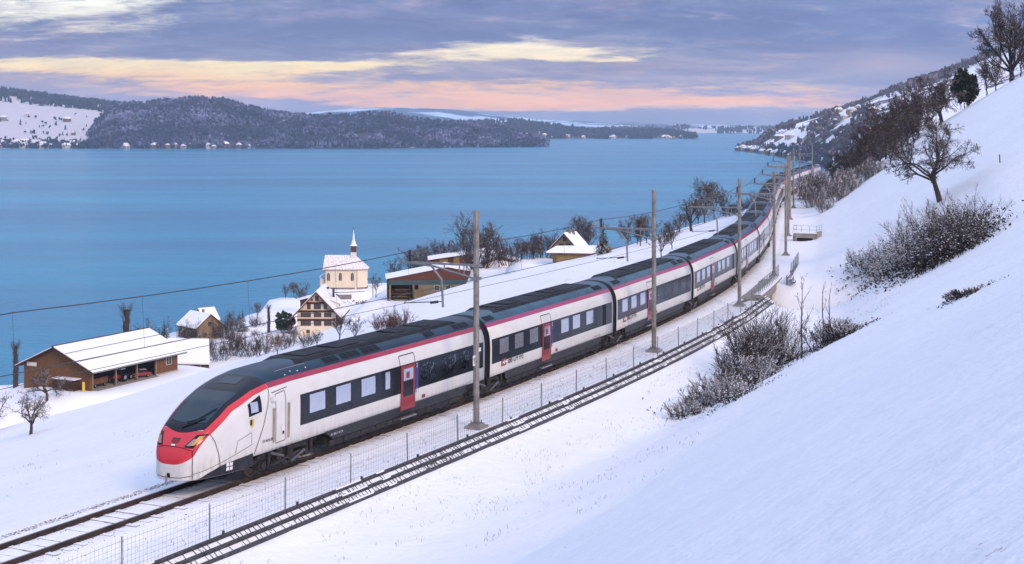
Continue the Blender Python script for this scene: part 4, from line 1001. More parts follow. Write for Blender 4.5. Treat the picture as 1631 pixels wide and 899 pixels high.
def win(par, plane, x0, x1, z0, z1, face, m=None, bars=1, frame=.07, mf=None, dep=.06):
    """framed window on a wall plane. plane 'x': wall runs along x at y = face (outside towards -y); 'y': along y at x = face (outside +x or -x by sign of dep)"""
    mf = mf or M['frame_white']; m = m or M['win_dark']; d = dep
    def bx(mb, a0, a1, b0, b1, c0, c1):
        if plane == 'x': mb.box(a0, a1, face - c1, face - c0, b0, b1)
        else: mb.box(min(face + c0, face + c1), max(face + c0, face + c1), a0, a1, b0, b1)
    mb = MB(); bx(mb, x0 - frame, x1 + frame, z1, z1 + frame, -.02, d); bx(mb, x0 - frame, x1 + frame, z0 - frame, z0, -.02, d); bx(mb, x0 - frame, x0, z0, z1, -.02, d); bx(mb, x1, x1 + frame, z0, z1, -.02, d)
    for k in range(bars):
        xc = x0 + (x1 - x0) * (k + 1) / (bars + 1); bx(mb, xc - .03, xc + .03, z0, z1, -.02, d * .7)
    f = mb.build('window', mf, par); mb = MB(); bx(mb, x0, x1, z0, z1, -.03, d * .3); mb.build('pane', m, f)
    return f
def gable_roof(par, L0, L1, hw, ze, zr, over, th, m_under, m_snow=None, snow=.22, xr=0.0, hw2=None):
    """two roof slabs, ridge along y from L0 to L1 above x = xr; eaves at -hw - over and hw2 + over"""
    hw2 = hw2 if hw2 is not None else hw
    for sd, h in ((-1, hw), (1, hw2)):
        run = h + sd * -xr * -1 if False else (h - xr if sd > 0 else h + xr); k = (zr - ze) / run; xe = sd * (h + over); zz = zr - k * abs(xe - xr)
        MB().poly([(xr, L0, zr), (xe, L0, zz), (xe, L0, zz - th), (xr, L0, zr - th)], (0, L1 - L0, 0)).build('roof', m_under, par, fix=True)
        mb = MB(); n = 14; m2 = 6; vs = []
        rr = np.random.RandomState(int(abs(L1 * 7 + h * 13)) % 1000 + (sd + 1))
        g = rr.rand(n, m2)
        for i in range(n):
            for j in range(m2):
                y = L0 + .1 + (L1 - L0 - .2) * i / (n - 1); x = xr + (xe - sd * .08 - xr) * j / (m2 - 1); z = zr - k * abs(x - xr) + .02
                vs.append((x, y, z + snow * (.75 + .35 * g[i, j]) * (1 if j < m2 - 1 else .6)))
        nb = len(vs); vs += [(a, b, zr - k * abs(a - xr) + .004) for a, b, _ in vs]
        F = [tuple(q) for q in grid_faces(n, m2)]
        edge = [(i, 0) for i in range(n)] + [(n - 1, j) for j in range(1, m2)] + [(i, m2 - 1) for i in range(n - 2, -1, -1)] + [(0, j) for j in range(m2 - 2, 0, -1)]
        for a, b in zip(edge, edge[1:] + edge[:1]): F.append((a[0] * m2 + a[1], b[0] * m2 + b[1], nb + b[0] * m2 + b[1], nb + a[0] * m2 + a[1]))
        mb.add(vs, F); mb.build('roof_snow', m_snow or M['snow_roof'], par, smooth=False, fix=True)
def gable_wall(mb, y, hw, ze, zr, z0=-1.5, th=.25, mi=0, hw2=None, xr=0):
    hw2 = hw2 or hw; mb.poly([(-hw, y, z0), (hw2, y, z0), (hw2, y, ze), (xr, y, zr), (-hw, y, ze)], (0, th, 0), mi)

# --- big timber barn with an open vehicle bay (local x across from the open side, y along the ridge)
e1 = np.array([.428, .904]); bc = np.array([-76.8, 275.0])
barn = empty('timber_barn', (bc[0], bc[1], 10.4), math.atan2(e1[1], e1[0]) - math.pi / 2); tag(barn, 'long wooden barn with snowy roof and open bay of parked vehicles', 'barn')
# local: +y along e1, +x to the slope side; open side is x = 0, far side x = -16
BL, BW = 25.0, 16.0
brf = empty('tmp', (-8, 0, 0), 0, barn)
mb = MB()
for i in range(46):          # upright boards of the gable that faces the slope, each a little proud of the next
    x0 = -16 + 16 * i / 46; x1 = -16 + 16 * (i + 1) / 46 - .02; xm = (x0 + x1) / 2; zt = 4.0 + 3.4 * (1 - abs(xm + 8) / 8); o = MB().box(x0, x1, -.04 - .03 * (i % 2), .12, -1.2, zt - .12).build('board', M['barn_wood'], barn)
MB().poly([(-16, .13, -1.5), (0, .13, -1.5), (0, .13, 4.0), (-8, .13, 7.3), (-16, .13, 4.0)], (0, .12, 0)).build('gable_wall', M['dark_wood'], barn, fix=True)
MB().poly([(-16, BL - .2, -1.5), (0, BL - .2, -1.5), (0, BL - .2, 4.0), (-8, BL - .2, 7.3), (-16, BL - .2, 4.0)], (0, .2, 0)).build('gable_wall', M['barn_wood'], barn, fix=True)
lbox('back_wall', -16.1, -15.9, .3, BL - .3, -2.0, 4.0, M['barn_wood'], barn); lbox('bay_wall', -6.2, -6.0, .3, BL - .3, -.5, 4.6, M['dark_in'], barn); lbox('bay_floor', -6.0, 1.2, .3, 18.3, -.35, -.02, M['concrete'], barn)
for i in range(18): lbox('board', -.04 - .03 * (i % 2), .12, 18.3 + i * .37, 18.3 + i * .37 + .35, .25, 4.0, M['barn_wood'], barn)
lbox('side_wall', -.25, -.08, 18.3, BL, -.3, 4.0, M['dark_wood'], barn); lbox('plinth', -.2, .16, 18.3, BL, -1.2, .24, M['concrete'], barn)
win(barn, 'y', 21.4, 22.9, 1.6, 3.1, .12, bars=1, dep=.08)
for y in (.15, 6.6, 12.6, 18.2): lbox('post', -.15, .15, y, y + .3, -.8, 3.95, M['pale_wood'] if y else M['concrete'], barn)
lbox('eaves_beam', -.14, .14, .45, BL, 3.7, 3.99, M['dark_wood'], barn)
hb = empty('tmp2'); gable_roof(hb, -1.2, BL + 1.3, 8.0, 4.0, 7.5, 1.4, .22, M['dark_wood'], snow=.16)
for f in list(hb.children): f.parent = barn; f.location = (-8, 0, .12)
bpy.data.objects.remove(hb); bpy.data.objects.remove(brf)
MB().tube([(1.42, -1.1, 3.42), (1.42, BL + 1.2, 3.42)], .09, 6).build('gutter', M['steel'], barn)
lbox('ridge_cap', -8.3, -7.9, -1.2, BL + 1.2, 7.6, 7.86, M['dark_wood'], barn)
for q, x in ((.36, -5.1), (.72, -2.2)): MB().tube([(x, -1.1, 7.6 - .4375 * abs(x + 8) + .3), (x, BL + 1.2, 7.6 - .4375 * abs(x + 8) + .3)], .05, 5).build('snow_guard', M['dark_steel'], barn)
lbox('white_notice', -15.2, -12.9, -.14, -.08, 3.6, 4.3, M['white_wall'], barn)
lbox('lean_to_roof', -7.6, -2.2, -2.0, -.08, 2.0, 2.14, M['snow_roof'], barn); 
def at_barn(x, y, z=0.0):
    c, s = math.cos(barn.rotation_euler.z), math.sin(barn.rotation_euler.z); return (bc[0] + x * c - y * s, bc[1] + x * s + y * c, 10.4 + z)
# things in the bay
BR = barn.rotation_euler.z
def simple_wheel(par, x, y, z, r, w, axis='y'):
    a = (0, w, 0) if axis == 'y' else (w, 0, 0); o = MB().tube([(x - a[0] / 2, y - a[1] / 2, z), (x + a[0] / 2, y + a[1] / 2, z)], r, 14).build('wheel', M['t_black'], par); MB().tube([(x - a[0] * .54, y - a[1] * .54, z), (x + a[0] * .54, y + a[1] * .54, z)], r * .5, 10).build('rim', M['t_metal'], o)
wg = empty('farm_wagon', at_barn(-2.2, 3.9), BR); tag(wg, 'wooden box wagon parked in the open barn bay behind the corner post', 'wagon')
MB().box(-1.0, 1.0, -2.0, 2.0, .55, .7).build('floor', M['dark_wood'], wg)
for a, b, c_, d_ in ((-1, 1, -2.05, -1.97), (-1, 1, 1.97, 2.05), (-1.05, -.97, -2, 2), (.97, 1.05, -2, 2)): MB().box(a, b, c_, d_, .70, 1.75).build('side_board', M['barn_wood'], wg)
for x in (-.85, .85):
    for y in (-1.3, 1.3): simple_wheel(wg, x, y, .38, .38, .2, 'x')
tr_ = empty('farm_tractor', at_barn(-1.8, 9.4), BR); tag(tr_, 'dark red farm tractor with white cab roof parked in the barn bay', 'tractor')
MB().box(-.45, .45, -1.9, .1, .8, 1.35).build('bonnet', M['t_door'], tr_); MB().box(-.6, .6, .1, 1.3, .7, 1.2).build('body', M['t_door'], tr_); mb = MB()
for x in (-.6, .6):
    for y in (.15, 1.3): mb.tube([(x, y, 1.2), (x, y, 2.35)], .05, 5)
mb.build('cab_frame', M['t_black'], tr_); MB().box(-.72, .72, .0, 1.45, 2.35, 2.48).build('cab_roof', M['t_label'], tr_); MB().box(-.3, .3, .6, 1.1, 1.2, 1.75).build('seat', M['t_black'], tr_)
for x in (-.8, .8): simple_wheel(tr_, x, 1.0, .78, .78, .42, 'x'); simple_wheel(tr_, x, -1.4, .5, .5, .3, 'x')
qd = empty('small_tractor', at_barn(-2.0, 12.0), BR); tag(qd, 'small blue tractor tucked between the red tractor and the red car', 'tractor')
MB().box(-.35, .35, -1.2, .2, .6, 1.1).build('bonnet', M['t_blue'], qd); MB().box(-.45, .45, .2, 1.0, .5, .95).build('body', M['t_blue'], qd); MB().tube([(0, .1, 1.1), (0, .2, 1.5)], .04, 5).build('steering_column', M['t_black'], qd); MB().box(-.25, .25, .5, .95, .95, 1.4).build('seat', M['t_black'], qd)
for x in (-.55, .55): simple_wheel(qd, x, .7, .55, .55, .3, 'x'); simple_wheel(qd, x, -.9, .36, .36, .22, 'x')
ca = empty('parked_car', at_barn(-1.6, 15.6), BR - .5); tag(ca, 'red and white car parked at the inner end of the barn bay', 'car')
MB().poly([(-.85, -2.0, .35), (-.85, 2.0, .35), (-.85, 2.05, .85), (-.85, 1.2, .95), (-.85, -1.0, .98), (-.85, -2.05, .8)], (1.7, 0, 0)).build('body', M['t_door'], ca, fix=True)
MB().poly([(-.74, -1.0, .98), (-.74, 1.55, .95), (-.68, 1.1, 1.45), (-.68, -.35, 1.48)], (1.46, 0, 0)).build('cabin', M['t_cabblack'], ca, fix=True); MB().box(-.7, .7, -.35, 1.1, 1.48, 1.53).build('roof', M['t_label'], ca); MB().box(-.5, .5, -2.08, -2.04, .45, .62).build('bumper', M['t_label'], ca)
for x in (-.8, .8):
    for y in (-1.3, 1.3): simple_wheel(ca, x, y, .32, .32, .2, 'x')
    MB().box(x * .75 - .15, x * .75 + .15, -2.07, -2.03, .62, .76).build('headlight', M['t_metal'], ca)
wp = empty('firewood_stack', at_barn(-4.9, -1.15), BR); tag(wp, 'dark firewood stack against the barn gable under a snowy board', 'woodpile'); mb = MB(); r_ = random.Random(3)
for i in range(17):
    for j in range(7): mb.tube([(-2.5 + i * .3 + (j % 2) * .15, -.75, .12 + j * .25), (-2.5 + i * .3 + (j % 2) * .15, .75, .12 + j * .25)], .13, 6)
tag(mb.build('log', M['dark_wood'], wp), kind='stuff')
ys = empty('gas_bottle', at_barn(-1.1, -.8), BR); tag(ys, 'slim yellow gas bottle standing at the front corner of the barn', 'gas bottle'); MB().tube([(0, 0, 0), (0, 0, 1.5), (0, 0, 1.7)], [.28, .28, .12], 12).build('bottle', M['t_yellow'], ys); MB().tube([(0, 0, 1.7), (0, 0, 1.9)], .08, 8).build('valve', M['dark_steel'], ys)

# --- half timbered farmhouse, gable to the viewer
fh = empty('farmhouse', (-48.0, 370.0, 6.4)); fh.scale = (1.06, 1.0, 1.06); tag(fh, 'cream farmhouse with brown timber bands and steep snowy gable roof', 'house')
FW, FD, FE, FR_ = 4.5, 16.0, 6.0, 10.7
mb = MB(); mb.poly([(-FW, 0, -1.5), (FW, 0, -1.5), (FW, 0, FE), (0, 0, FR_ - .2), (-FW, 0, FE)], (0, .3, 0)); mb.build('facade', M['cream'], fh, fix=True)
MB().poly([(-FW, FD - .3, -1.5), (FW, FD - .3, -1.5), (FW, FD - .3, FE), (0, FD - .3, FR_ - .2), (-FW, FD - .3, FE)], (0, .3, 0)).build('rear_wall', M['cream'], fh, fix=True)
lbox('side_wall', FW - .3, FW, .301, FD - .301, -1.5, FE, M['dark_wood'], fh); lbox('side_wall', -FW, -FW + .3, .301, FD - .301, -1.5, FE, M['dark_wood'], fh)
gable_roof(fh, -1.3, FD + .6, FW, FE, FR_, 1.5, .2, M['dark_wood'], snow=.2)
for sd in (-1, 1): MB().poly([(0, -1.36, FR_ + .02), (sd * (FW + 1.5), -1.36, FE - 1.55), (sd * (FW + 1.5), -1.36, FE - 1.95), (0, -1.36, FR_ - .4)], (0, .055, 0)).build('barge_board', M['red_wood'], fh, fix=True)
for (z, x0, x1) in ((6.12, -4.45, 4.45), (4.15, -4.4, 4.4), (8.05, -2.4, 2.4)):
    lbox('eaves_band', x0, x1, -.55, -.002, z, z + .16, M['red_wood'], fh); lbox('timber_band', x0, x1, -.10, -.003, z - .32, z - .002, M['red_wood'], fh)
    for x in np.linspace(x0 + .4, x1 - .4, 5 if x1 > 3 else 3): lbox('bracket', x - .07, x + .07, -.42, -.101, z - .3, z - .004, M['dark_wood'], fh)
WM = dict(mf=M['shutter'], m=M['win_dark'])
for (a, b) in ((-3.6, -1.35), (-.55, 1.05), (1.8, 3.4)):
    n = 2 if b - a > 2 else 1
    win(fh, 'x', a, b, 2.75, 3.75, 0, bars=n, **WM); win(fh, 'x', a, b, 4.75, 5.65, 0, bars=n, **WM)
for (a, b, z0, z1) in ((-2.15, -1.4, 6.6, 7.7), (-.55, .95, 6.6, 7.7), (1.7, 2.45, 6.6, 7.7), (-.25, .45, 8.5, 9.55), (-1.25, -.9, 8.5, 8.9), (1.2, 1.55, 8.5, 8.9), (-2.3, -1.6, 1.05, 1.7)): win(fh, 'x', a, b, z0, z1, 0, bars=0 if b - a < 1 else 1, **WM)
# dormer, chimney and ridge light on the slope that faces the chapel
dm = MB(); dm.poly([(2.2, 4.6, 8.0), (4.6, 4.6, 6.3), (4.6, 4.6, 7.5), (2.2, 4.6, 8.6)], (0, 4.2, 0)); dm.build('dormer', M['white_wall'], fh, fix=True)
MB().poly([(1.7, 4.2, 8.75), (5.3, 4.2, 7.35), (5.3, 4.2, 7.2), (1.7, 4.2, 8.6)], (0, 5.0, 0)).build('dormer_roof', M['snow_roof'], fh, fix=True); lbox('chimney', 2.6, 3.1, 9.4, 9.9, 7.5, 10.4, M['dark_steel'], fh); lbox('roof_light', .9, 1.5, 12.6, 13.4, 9.9, 10.35, M['win_dark'], fh)
MB().poly([(-5.2, 6.0, 8.0), (-1.4, 6.0, 9.0), (-1.4, 6.0, 8.85), (-5.2, 6.0, 7.8)], (0, 4.5, 0)).build('dormer_roof', M['snow_roof'], fh, fix=True); lbox('dormer', -4.6, -2.0, 6.3, 10.2, 5.5, 7.9, M['dark_wood'], fh); lbox('downpipe', 4.52, 4.62, -.12, -.02, 0, 5.6, M['dark_steel'], fh)

# --- chapel
ch = empty('chapel', (-42.2, 471.0, 6.8)); tag(ch, 'small cream chapel with arched windows, snowy hipped roof and pointed belfry', 'chapel')
LX0, LX1, WD, EV, RG = -16.4, -6.6, 7.4, 6.3, 10.4
pts = [(LX0, 0), (LX1, 0), (LX1 + 3.2, 1.9), (LX1 + 3.2, WD - 1.9), (LX1, WD), (LX0, WD)]
MB().poly([(x, y, -1.5) for x, y in pts], (0, 0, EV + 1.5)).build('wall', M['cream'], ch, fix=True)
MB().poly([(x * 1.0, y - .06 if y < 3 else y + .06, -1.5) for x, y in pts], (0, 0, 2.0)).build('plinth', M['stone_wall'], ch, fix=True)
o_ = .55; ep = [(LX0 - o_, -o_), (LX1 + .2, -o_), (LX1 + 3.2 + o_, 1.6), (LX1 + 3.2 + o_, WD - 1.6), (LX1 + .2, WD + o_), (LX0 - o_, WD + o_)]
V = [(x, y, EV - .05) for x, y in ep] + [(LX0 - .3, WD / 2, RG), (LX1 - .6, WD / 2, RG)]
F = [(0, 1, 7, 6), (1, 2, 7), (2, 3, 7), (3, 4, 7), (4, 5, 6, 7), (5, 0, 6)]
b_ = MB().add(V, F).add([(x, y, EV - .05) for x, y in ep] + [(x, y, EV - .25) for x, y in ep], [(i, (i + 1) % 6, 6 + (i + 1) % 6, 6 + i) for i in range(6)] + [(11, 10, 9, 8, 7, 6)]); b_.build('roof', M['chapel_tile'], ch, fix=True)
lbox('corner_pilaster', LX1 - .35, LX1 + .25, -.12, .1, -.5, EV - .3, M['cream'], ch); lbox('downpipe', LX1 + .3, LX1 + .42, -.2, -.08, 0, EV - .2, M['dark_steel'], ch); lbox('downpipe', LX0 + .1, LX0 + .22, -.14, -.01, 0, EV - .2, M['dark_steel'], ch)
def arch_win(par, xc, z0, w, h):
    n = 9; out = [(xc - w / 2, z0), (xc + w / 2, z0), (xc + w / 2, z0 + h - w * .8)] + [(xc + w / 2 * math.cos(a), z0 + h - w * .8 + w * .8 * math.sin(a)) for a in np.linspace(.15, math.pi - .15, n)] + [(xc - w / 2, z0 + h - w * .8)]
    f = MB().poly([(x, -.07, z) for x, z in out], (0, .1, 0)).build('arched_window', M['stone_wall'], par, fix=True); c = np.array(out).mean(0)
    MB().poly([(c[0] + (x - c[0]) * .78, -.09, c[1] + (z - c[1]) * .84) for x, z in out], (0, .03, 0)).build('pane', M['win_dark'], f, fix=True); lbox('mullion', xc - .035, xc + .035, -.11, -.091, z0 + .15, z0 + h - .25, M['frame_white'], f)
for x in (LX0 + 1.25, LX0 + 4.95, LX0 + 8.7): arch_win(ch, x, 2.65, .95, 2.5)
tx = LX1 - 1.1; ty = WD / 2
lbox('belfry_base', tx - .85, tx + .85, ty - .85, ty + .85, RG - 1.4, RG + .9, M['white_wall'], ch); lbox('belfry', tx - .78, tx + .78, ty - .78, ty + .78, RG + .9, RG + 2.9, M['shutter'], ch)
for k in range(7): lbox('louvre', tx - .84, tx + .84, ty - .84, ty + .84, RG + 1.05 + k * .26, RG + 1.13 + k * .26, M['red_wood'], ch)
MB().tube([(tx, ty, RG + 2.9), (tx, ty, RG + 3.35), (tx, ty, RG + 4.6), (tx, ty, RG + 8.0)], [1.25, .85, .42, .03], 8).build('spire', M['spire_m'] if 'spire_m' in M else snowy('spire_slate', (.45, .40, .40, 1), -.5, .25, 3.0), ch); mb = MB().tube([(tx, ty, RG + 7.9), (tx, ty, RG + 9.0)], .05, 5).box(tx - .28, tx + .28, ty - .04, ty + .04, RG + 8.5, RG + 8.62); mb.build('cross', M['dark_steel'], ch)
lbox('porch_wall', LX0 - 1.3, LX0, 1.0, 4.6, -.5, 3.2, M['cream'], ch); MB().poly([(LX0 - 1.6, .6, 3.9), (LX0 - 1.6, 5.0, 3.9), (LX0 - .01, 5.0, 4.9), (LX0 - .01, .6, 4.9)], (0, 0, .12)).build('porch_roof', M['snow_roof'], ch, fix=True); lbox('porch_post', LX0 - 1.5, LX0 - 1.36, .7, .84, -.5, 3.9, M['white_wall'], ch)
lbox('step_slab', LX0 - 2.0, LX0 + .5, -2.5, -.2, -.4, -.02, M['snow_roof'], ch)
rw = empty('churchyard_wall', (-52.5, 466, 6.5)); tag(rw, 'low curved stone wall capped with snow below the chapel', 'wall'); q = [(-7 + 1.0 * i, -3.2 + 2.6 * math.cos((i - 5) * .32) if False else -4.6 + .05 * (i - 6) ** 2 * .9, 0) for i in range(15)]
mb = MB(); [mb.poly([(a[0], a[1], -1.2), (b[0], b[1], -1.2), (b[0], b[1], .55), (a[0], a[1], .55)], (0, .45, 0)) for a, b in zip(q[:-1], q[1:])]; mb.build('wall', M['stone_wall'], rw, fix=True); mb = MB(); [mb.poly([(a[0], a[1] - .05, .56), (b[0], b[1] - .05, .56), (b[0], b[1] - .05, .75), (a[0], a[1] - .05, .75)], (0, .55, 0)) for a, b in zip(q[:-1], q[1:])]; mb.build('snow_cap', M['snow_roof'], rw, fix=True)
st_ = empty('stone_trough', (-50.6, 452, 6.5)); tag(st_, 'grey stone block lying in the snow in front of the chapel', 'trough'); MB().box(-2.4, 2.4, -.8, .8, -.5, .95).build('block', M['stone_wall'], st_); MB().box(-1.5, 2.45, -.85, .85, .951, 1.15).build('snow_cap', M['snow_roof'], st_)

# --- yellowish house by the shore with crossed snowy roofs
def small_house(name, label, loc, rz, hw, L, ze, zr, wall, over=.7, snow=.2, gwall=None, cat='house', windows=(), group=None, chim=()):
    o = empty(name, loc, rz); tag(o, label, cat, group)
    MB().poly([(-hw, 0, -4.5), (hw, 0, -4.5), (hw, 0, ze), (0, 0, zr - .15), (-hw, 0, ze)], (0, .25, 0)).build('gable_wall', gwall or wall, o, fix=True); MB().poly([(-hw, L - .25, -4.5), (hw, L - .25, -4.5), (hw, L - .25, ze), (0, L - .25, zr - .15), (-hw, L - .25, ze)], (0, .25, 0)).build('gable_wall', gwall or wall, o, fix=True)
    lbox('side_wall', hw - .25, hw - .002, .251, L - .251, -4.5, ze, wall, o); lbox('side_wall', -hw + .002, -hw + .25, .251, L - .251, -4.5, ze, wall, o)
    gable_roof(o, -over, L + over, hw, ze, zr, over, .16, M['dark_wood'], snow=snow)
    for (pl_, a, b, z0, z1, face, dep) in windows: win(o, pl_, a, b, z0, z1, face, dep=dep, mf=M['shutter'])
    for (x, y, z0, z1) in chim: lbox('chimney', x - .3, x + .3, y - .3, y + .3, z0, z1, M['stone_wall'], o)
    return o
h1 = small_house('shore_house', 'tan shore house with two crossing snowy roofs beside the lake', (px_at(338, 384), 381, 3.9), .75, 4.6, 10.5, 4.6, 8.1, M['pale_wood'], windows=[('x', -2.4, -1.2, 1.4, 2.6, 0, .06), ('x', .8, 2.0, 1.4, 2.6, 0, .06), ('x', -.6, .6, 4.6, 5.7, 0, .06), ('y', 3, 4.2, 1.4, 2.6, -4.6, -.06), ('y', 6, 7.2, 1.4, 2.6, -4.6, -.06)], chim=[(1.4, 6, 6.8, 8.9)])
h1.scale = (.84, .84, .84); h1b = empty('tmp3'); gable_roof(h1b, 3.2, 9.2, 3.0, 5.4, 8.4, .6, .16, M['dark_wood'], snow=.2)
for f in list(h1b.children): f.parent = h1; f.rotation_euler.z = -math.pi / 2; f.location = (-1.2, 10.2, .15)
bpy.data.objects.remove(h1b)
ls = empty('low_shed', (-66.5, 313.0, 8.8), -.1); tag(ls, 'long low shed with a wide snow covered roof between barn and shore house', 'shed')
MB().poly([(-7.5, -4.5, 1.0), (5.2, -4.5, 1.0), (1.5, 7.0, 4.3), (-7.5, 7.0, 4.3)], (0, 0, .3)).build('roof_snow', M['snow_roof'], ls, fix=True); lbox('front_wall', -7.2, 4.9, -4.2, -4.0, -1.5, 1.05, M['dark_wood'], ls); lbox('rear_wall', -7.2, 1.3, 6.6, 6.8, -1.5, 4.1, M['dark_wood'], ls); MB().poly([(4.7, -4.0, -1.5), (1.1, 6.6, -1.5), (1.1, 6.6, 4.1), (4.7, -4.0, 1.1)], (.2, 0, 0)).build('end_wall', M['dark_wood'], ls, fix=True)
for x in (-4.5, -.5, 3.2): lbox('post', x - .12, x + .12, -4.4, -4.21, -1.5, 1.02, M['pale_wood'], ls)
gs = small_house('garden_shed', 'little brown gabled shed half buried in the slope right of the farmhouse', (px_at(560, 352), 352, 9.6), -.62, 2.3, 5, 1.6, 3.6, M['red_wood'], over=.5, cat='shed', snow=.2)

# --- sawmill sheds on the slope
sm = empty('sawmill_shed', (px_at(678, 372), 372, 15.6), .10); tag(sm, 'long brown sawmill shed with open lumber bay below a thin snowy roof', 'shed')
SWL, SWR = -9.2, 10.5
MB().poly([(SWL, 0, 4.6), (SWR, 0, 4.6), (SWR, 0, 6.6), (5.2, 0, 7.6), (SWL, 0, 5.0)], (0, .3, 0)).build('gable_board', M['red_wood'], sm, fix=True)
MB().poly([(SWL - .6, -.6, 5.05), (5.3, -.6, 7.85), (SWR + 1, -.6, 6.75), (SWR + 1, -.6, 6.95), (5.3, -.6, 8.08), (SWL - .6, -.6, 5.25)], (0, 11, 0)).build('roof_snow', M['snow_roof'], sm, fix=True)
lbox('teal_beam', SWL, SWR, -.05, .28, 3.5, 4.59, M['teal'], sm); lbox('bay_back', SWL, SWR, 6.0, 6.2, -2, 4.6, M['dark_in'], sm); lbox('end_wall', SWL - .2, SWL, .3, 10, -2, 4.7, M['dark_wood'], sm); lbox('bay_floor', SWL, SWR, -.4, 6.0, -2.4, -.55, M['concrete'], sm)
for x in (SWL + .2, SWL + 6.0): lbox('post', x, x + .45, -.1, .3, -2, 3.49, M['pale_wood'], sm)
lbox('front_wall', SWL + 7.4, SWR, -.04, .25, -2, 3.49, M['pale_wood'], sm); lbox('board_stack', SWL + 6.3, SWL + 8.0, -1.2, -.11, -.6, 2.4, M['yellow_wood'], sm)
for x in (2.2, 5.0): win(sm, 'x', x, x + 1.1, 2.1, 3.3, -.04, bars=0)
r_ = random.Random(9)
for i in range(22): x = SWL + .9 + r_.uniform(0, 1.0); lbox('plank', x, SWL + 5.6 - r_.uniform(0, 1.2), .3 + r_.uniform(0, 3), 3.6 + r_.uniform(0, 2), -.5 + i * .13, -.40 + i * .13, M['pale_wood'] if i % 3 else M['dark_wood'], sm)
s2_ = empty('yellow_workshop', (px_at(716, 388), 388, 19.7), .06); tag(s2_, 'yellow and brown panelled workshop with snowy roof above the sawmill shed', 'workshop')
for i, (a, b) in enumerate([(-4.9, -2.6), (-2.6, -.4), (-.4, 1.0), (1.0, 2.6), (2.6, 5.2), (5.2, 8.3)]): lbox('wall_panel', a + .02, b - .02, -.06 * (i % 2) - .05, .2, -3, 4.0 + (a + 4.9) * .13, M['red_wood'] if i in (0, 4) else M['dark_wood'] if i == 2 else M['yellow_wood'], s2_)
MB().poly([(-5.6, -.8, 4.05), (5.3, -.8, 5.6), (8.9, -.8, 4.9), (8.9, -.8, 5.2), (5.3, -.8, 5.95), (-5.6, -.8, 4.35)], (0, 9, 0)).build('roof_snow', M['snow_roof'], s2_, fix=True); lbox('side_wall', -4.9, 8.3, 7.4, 7.6, -3, 4.2, M['dark_wood'], s2_)
s3_ = empty('snowy_hall', (px_at(780, 384), 384, 19.5), 0); tag(s3_, 'small hall roof under snow with a dark brown eaves line', 'hall')
MB().poly([(-3.4, 0, 5.2), (3.4, 3, 6.5), (.2, 5, 7.4), (-3.8, 3, 6.6)], (0, 0, .3)).build('roof_snow', M['snow_roof'], s3_, fix=True); MB().poly([(-3.4, -.02, 5.19), (3.4, 2.98, 6.49), (3.4, 2.98, 5.9), (-3.4, -.02, 4.6)], (0, .12, 0)).build('fascia', M['red_wood'], s3_, fix=True); lbox('wall', -3.2, 2.6, 3.0, 4.5, -3, 5.6, M['dark_wood'], s3_)
s4_ = empty('gabled_shelter', (px_at(794, 352), 352, 25.2), .12); tag(s4_, 'flat gabled shelter whose brown barge boards edge the snowfield', 'shelter')
MB().poly([(-5.6, 0, 0.6), (0, 0, 2.7), (5.8, 0, 1.3), (5.8, 0, .75), (0, 0, 2.1), (-5.6, 0, .0)], (0, .3, 0)).build('barge_board', M['red_wood'], s4_, fix=True); MB().poly([(-5.6, .301, .62), (0, .301, 2.72), (5.8, .301, 1.32), (5.8, .301, 1.6), (0, .301, 3.0), (-5.6, .301, .9)], (0, 9, 0)).build('roof_snow', M['snow_roof'], s4_, fix=True); MB().poly([(-5.4, .31, -4), (5.4, .31, -4), (5.4, .31, .8), (0, .31, 2.1), (-5.4, .31, .1)], (0, .2, 0)).build('gable_wall', M['snow_roof'], s4_, fix=True)
# --- house with two chimneys by the lone conifer
h3 = small_house('chalet', 'tan chalet with steep snowy roof and two dark chimneys near the lone conifer', (px_at(899, 332), 330, 29.6), -.55, 3.9, 5.5, 1.5, 5.2, M['pale_wood'], over=.6, windows=[('x', -1.6, -.4, 1.2, 2.5, 0, .06), ('x', .4, 1.6, 1.2, 2.5, 0, .06), ('x', -.5, .5, 3.2, 4.1, 0, .06), ('y', 2, 3.2, .2, 1.3, 3.9, .06)], chim=[(.2, 2.0, 4.4, 6.2), (.5, 3.6, 4.2, 6.1)])
h3.scale = (.86, .86, .86); h3.location.z += .9
h4 = empty('garage_annex', (px_at(924, 318), 318, 30.4), .1); tag(h4, 'low yellow timber annex with a flat snowy roof in front of the chalet', 'annex')
lbox('wall', -5.0, 4.2, 0, 6.5, -4, 1.15, M['yellow_wood'], h4); MB().poly([(-7.3, -.6, 1.5), (4.5, -.6, 1.2), (5.2, 6.5, 2.1), (-4.2, 6.5, 2.1)], (0, 0, .28)).build('roof_snow', M['snow_roof'], h4, fix=True); lbox('fascia', -6.5, 4.4, -.55, -.45, 1.0, 1.19, M['red_wood'], h4); MB().poly([(4.21, 0, -4), (8.6, 1.5, -4), (8.6, 1.5, 1.6), (6.4, .8, 2.6), (4.21, 0, 1.1)], (0, .3, 0)).build('gable_wall', M['yellow_wood'], h4, fix=True)
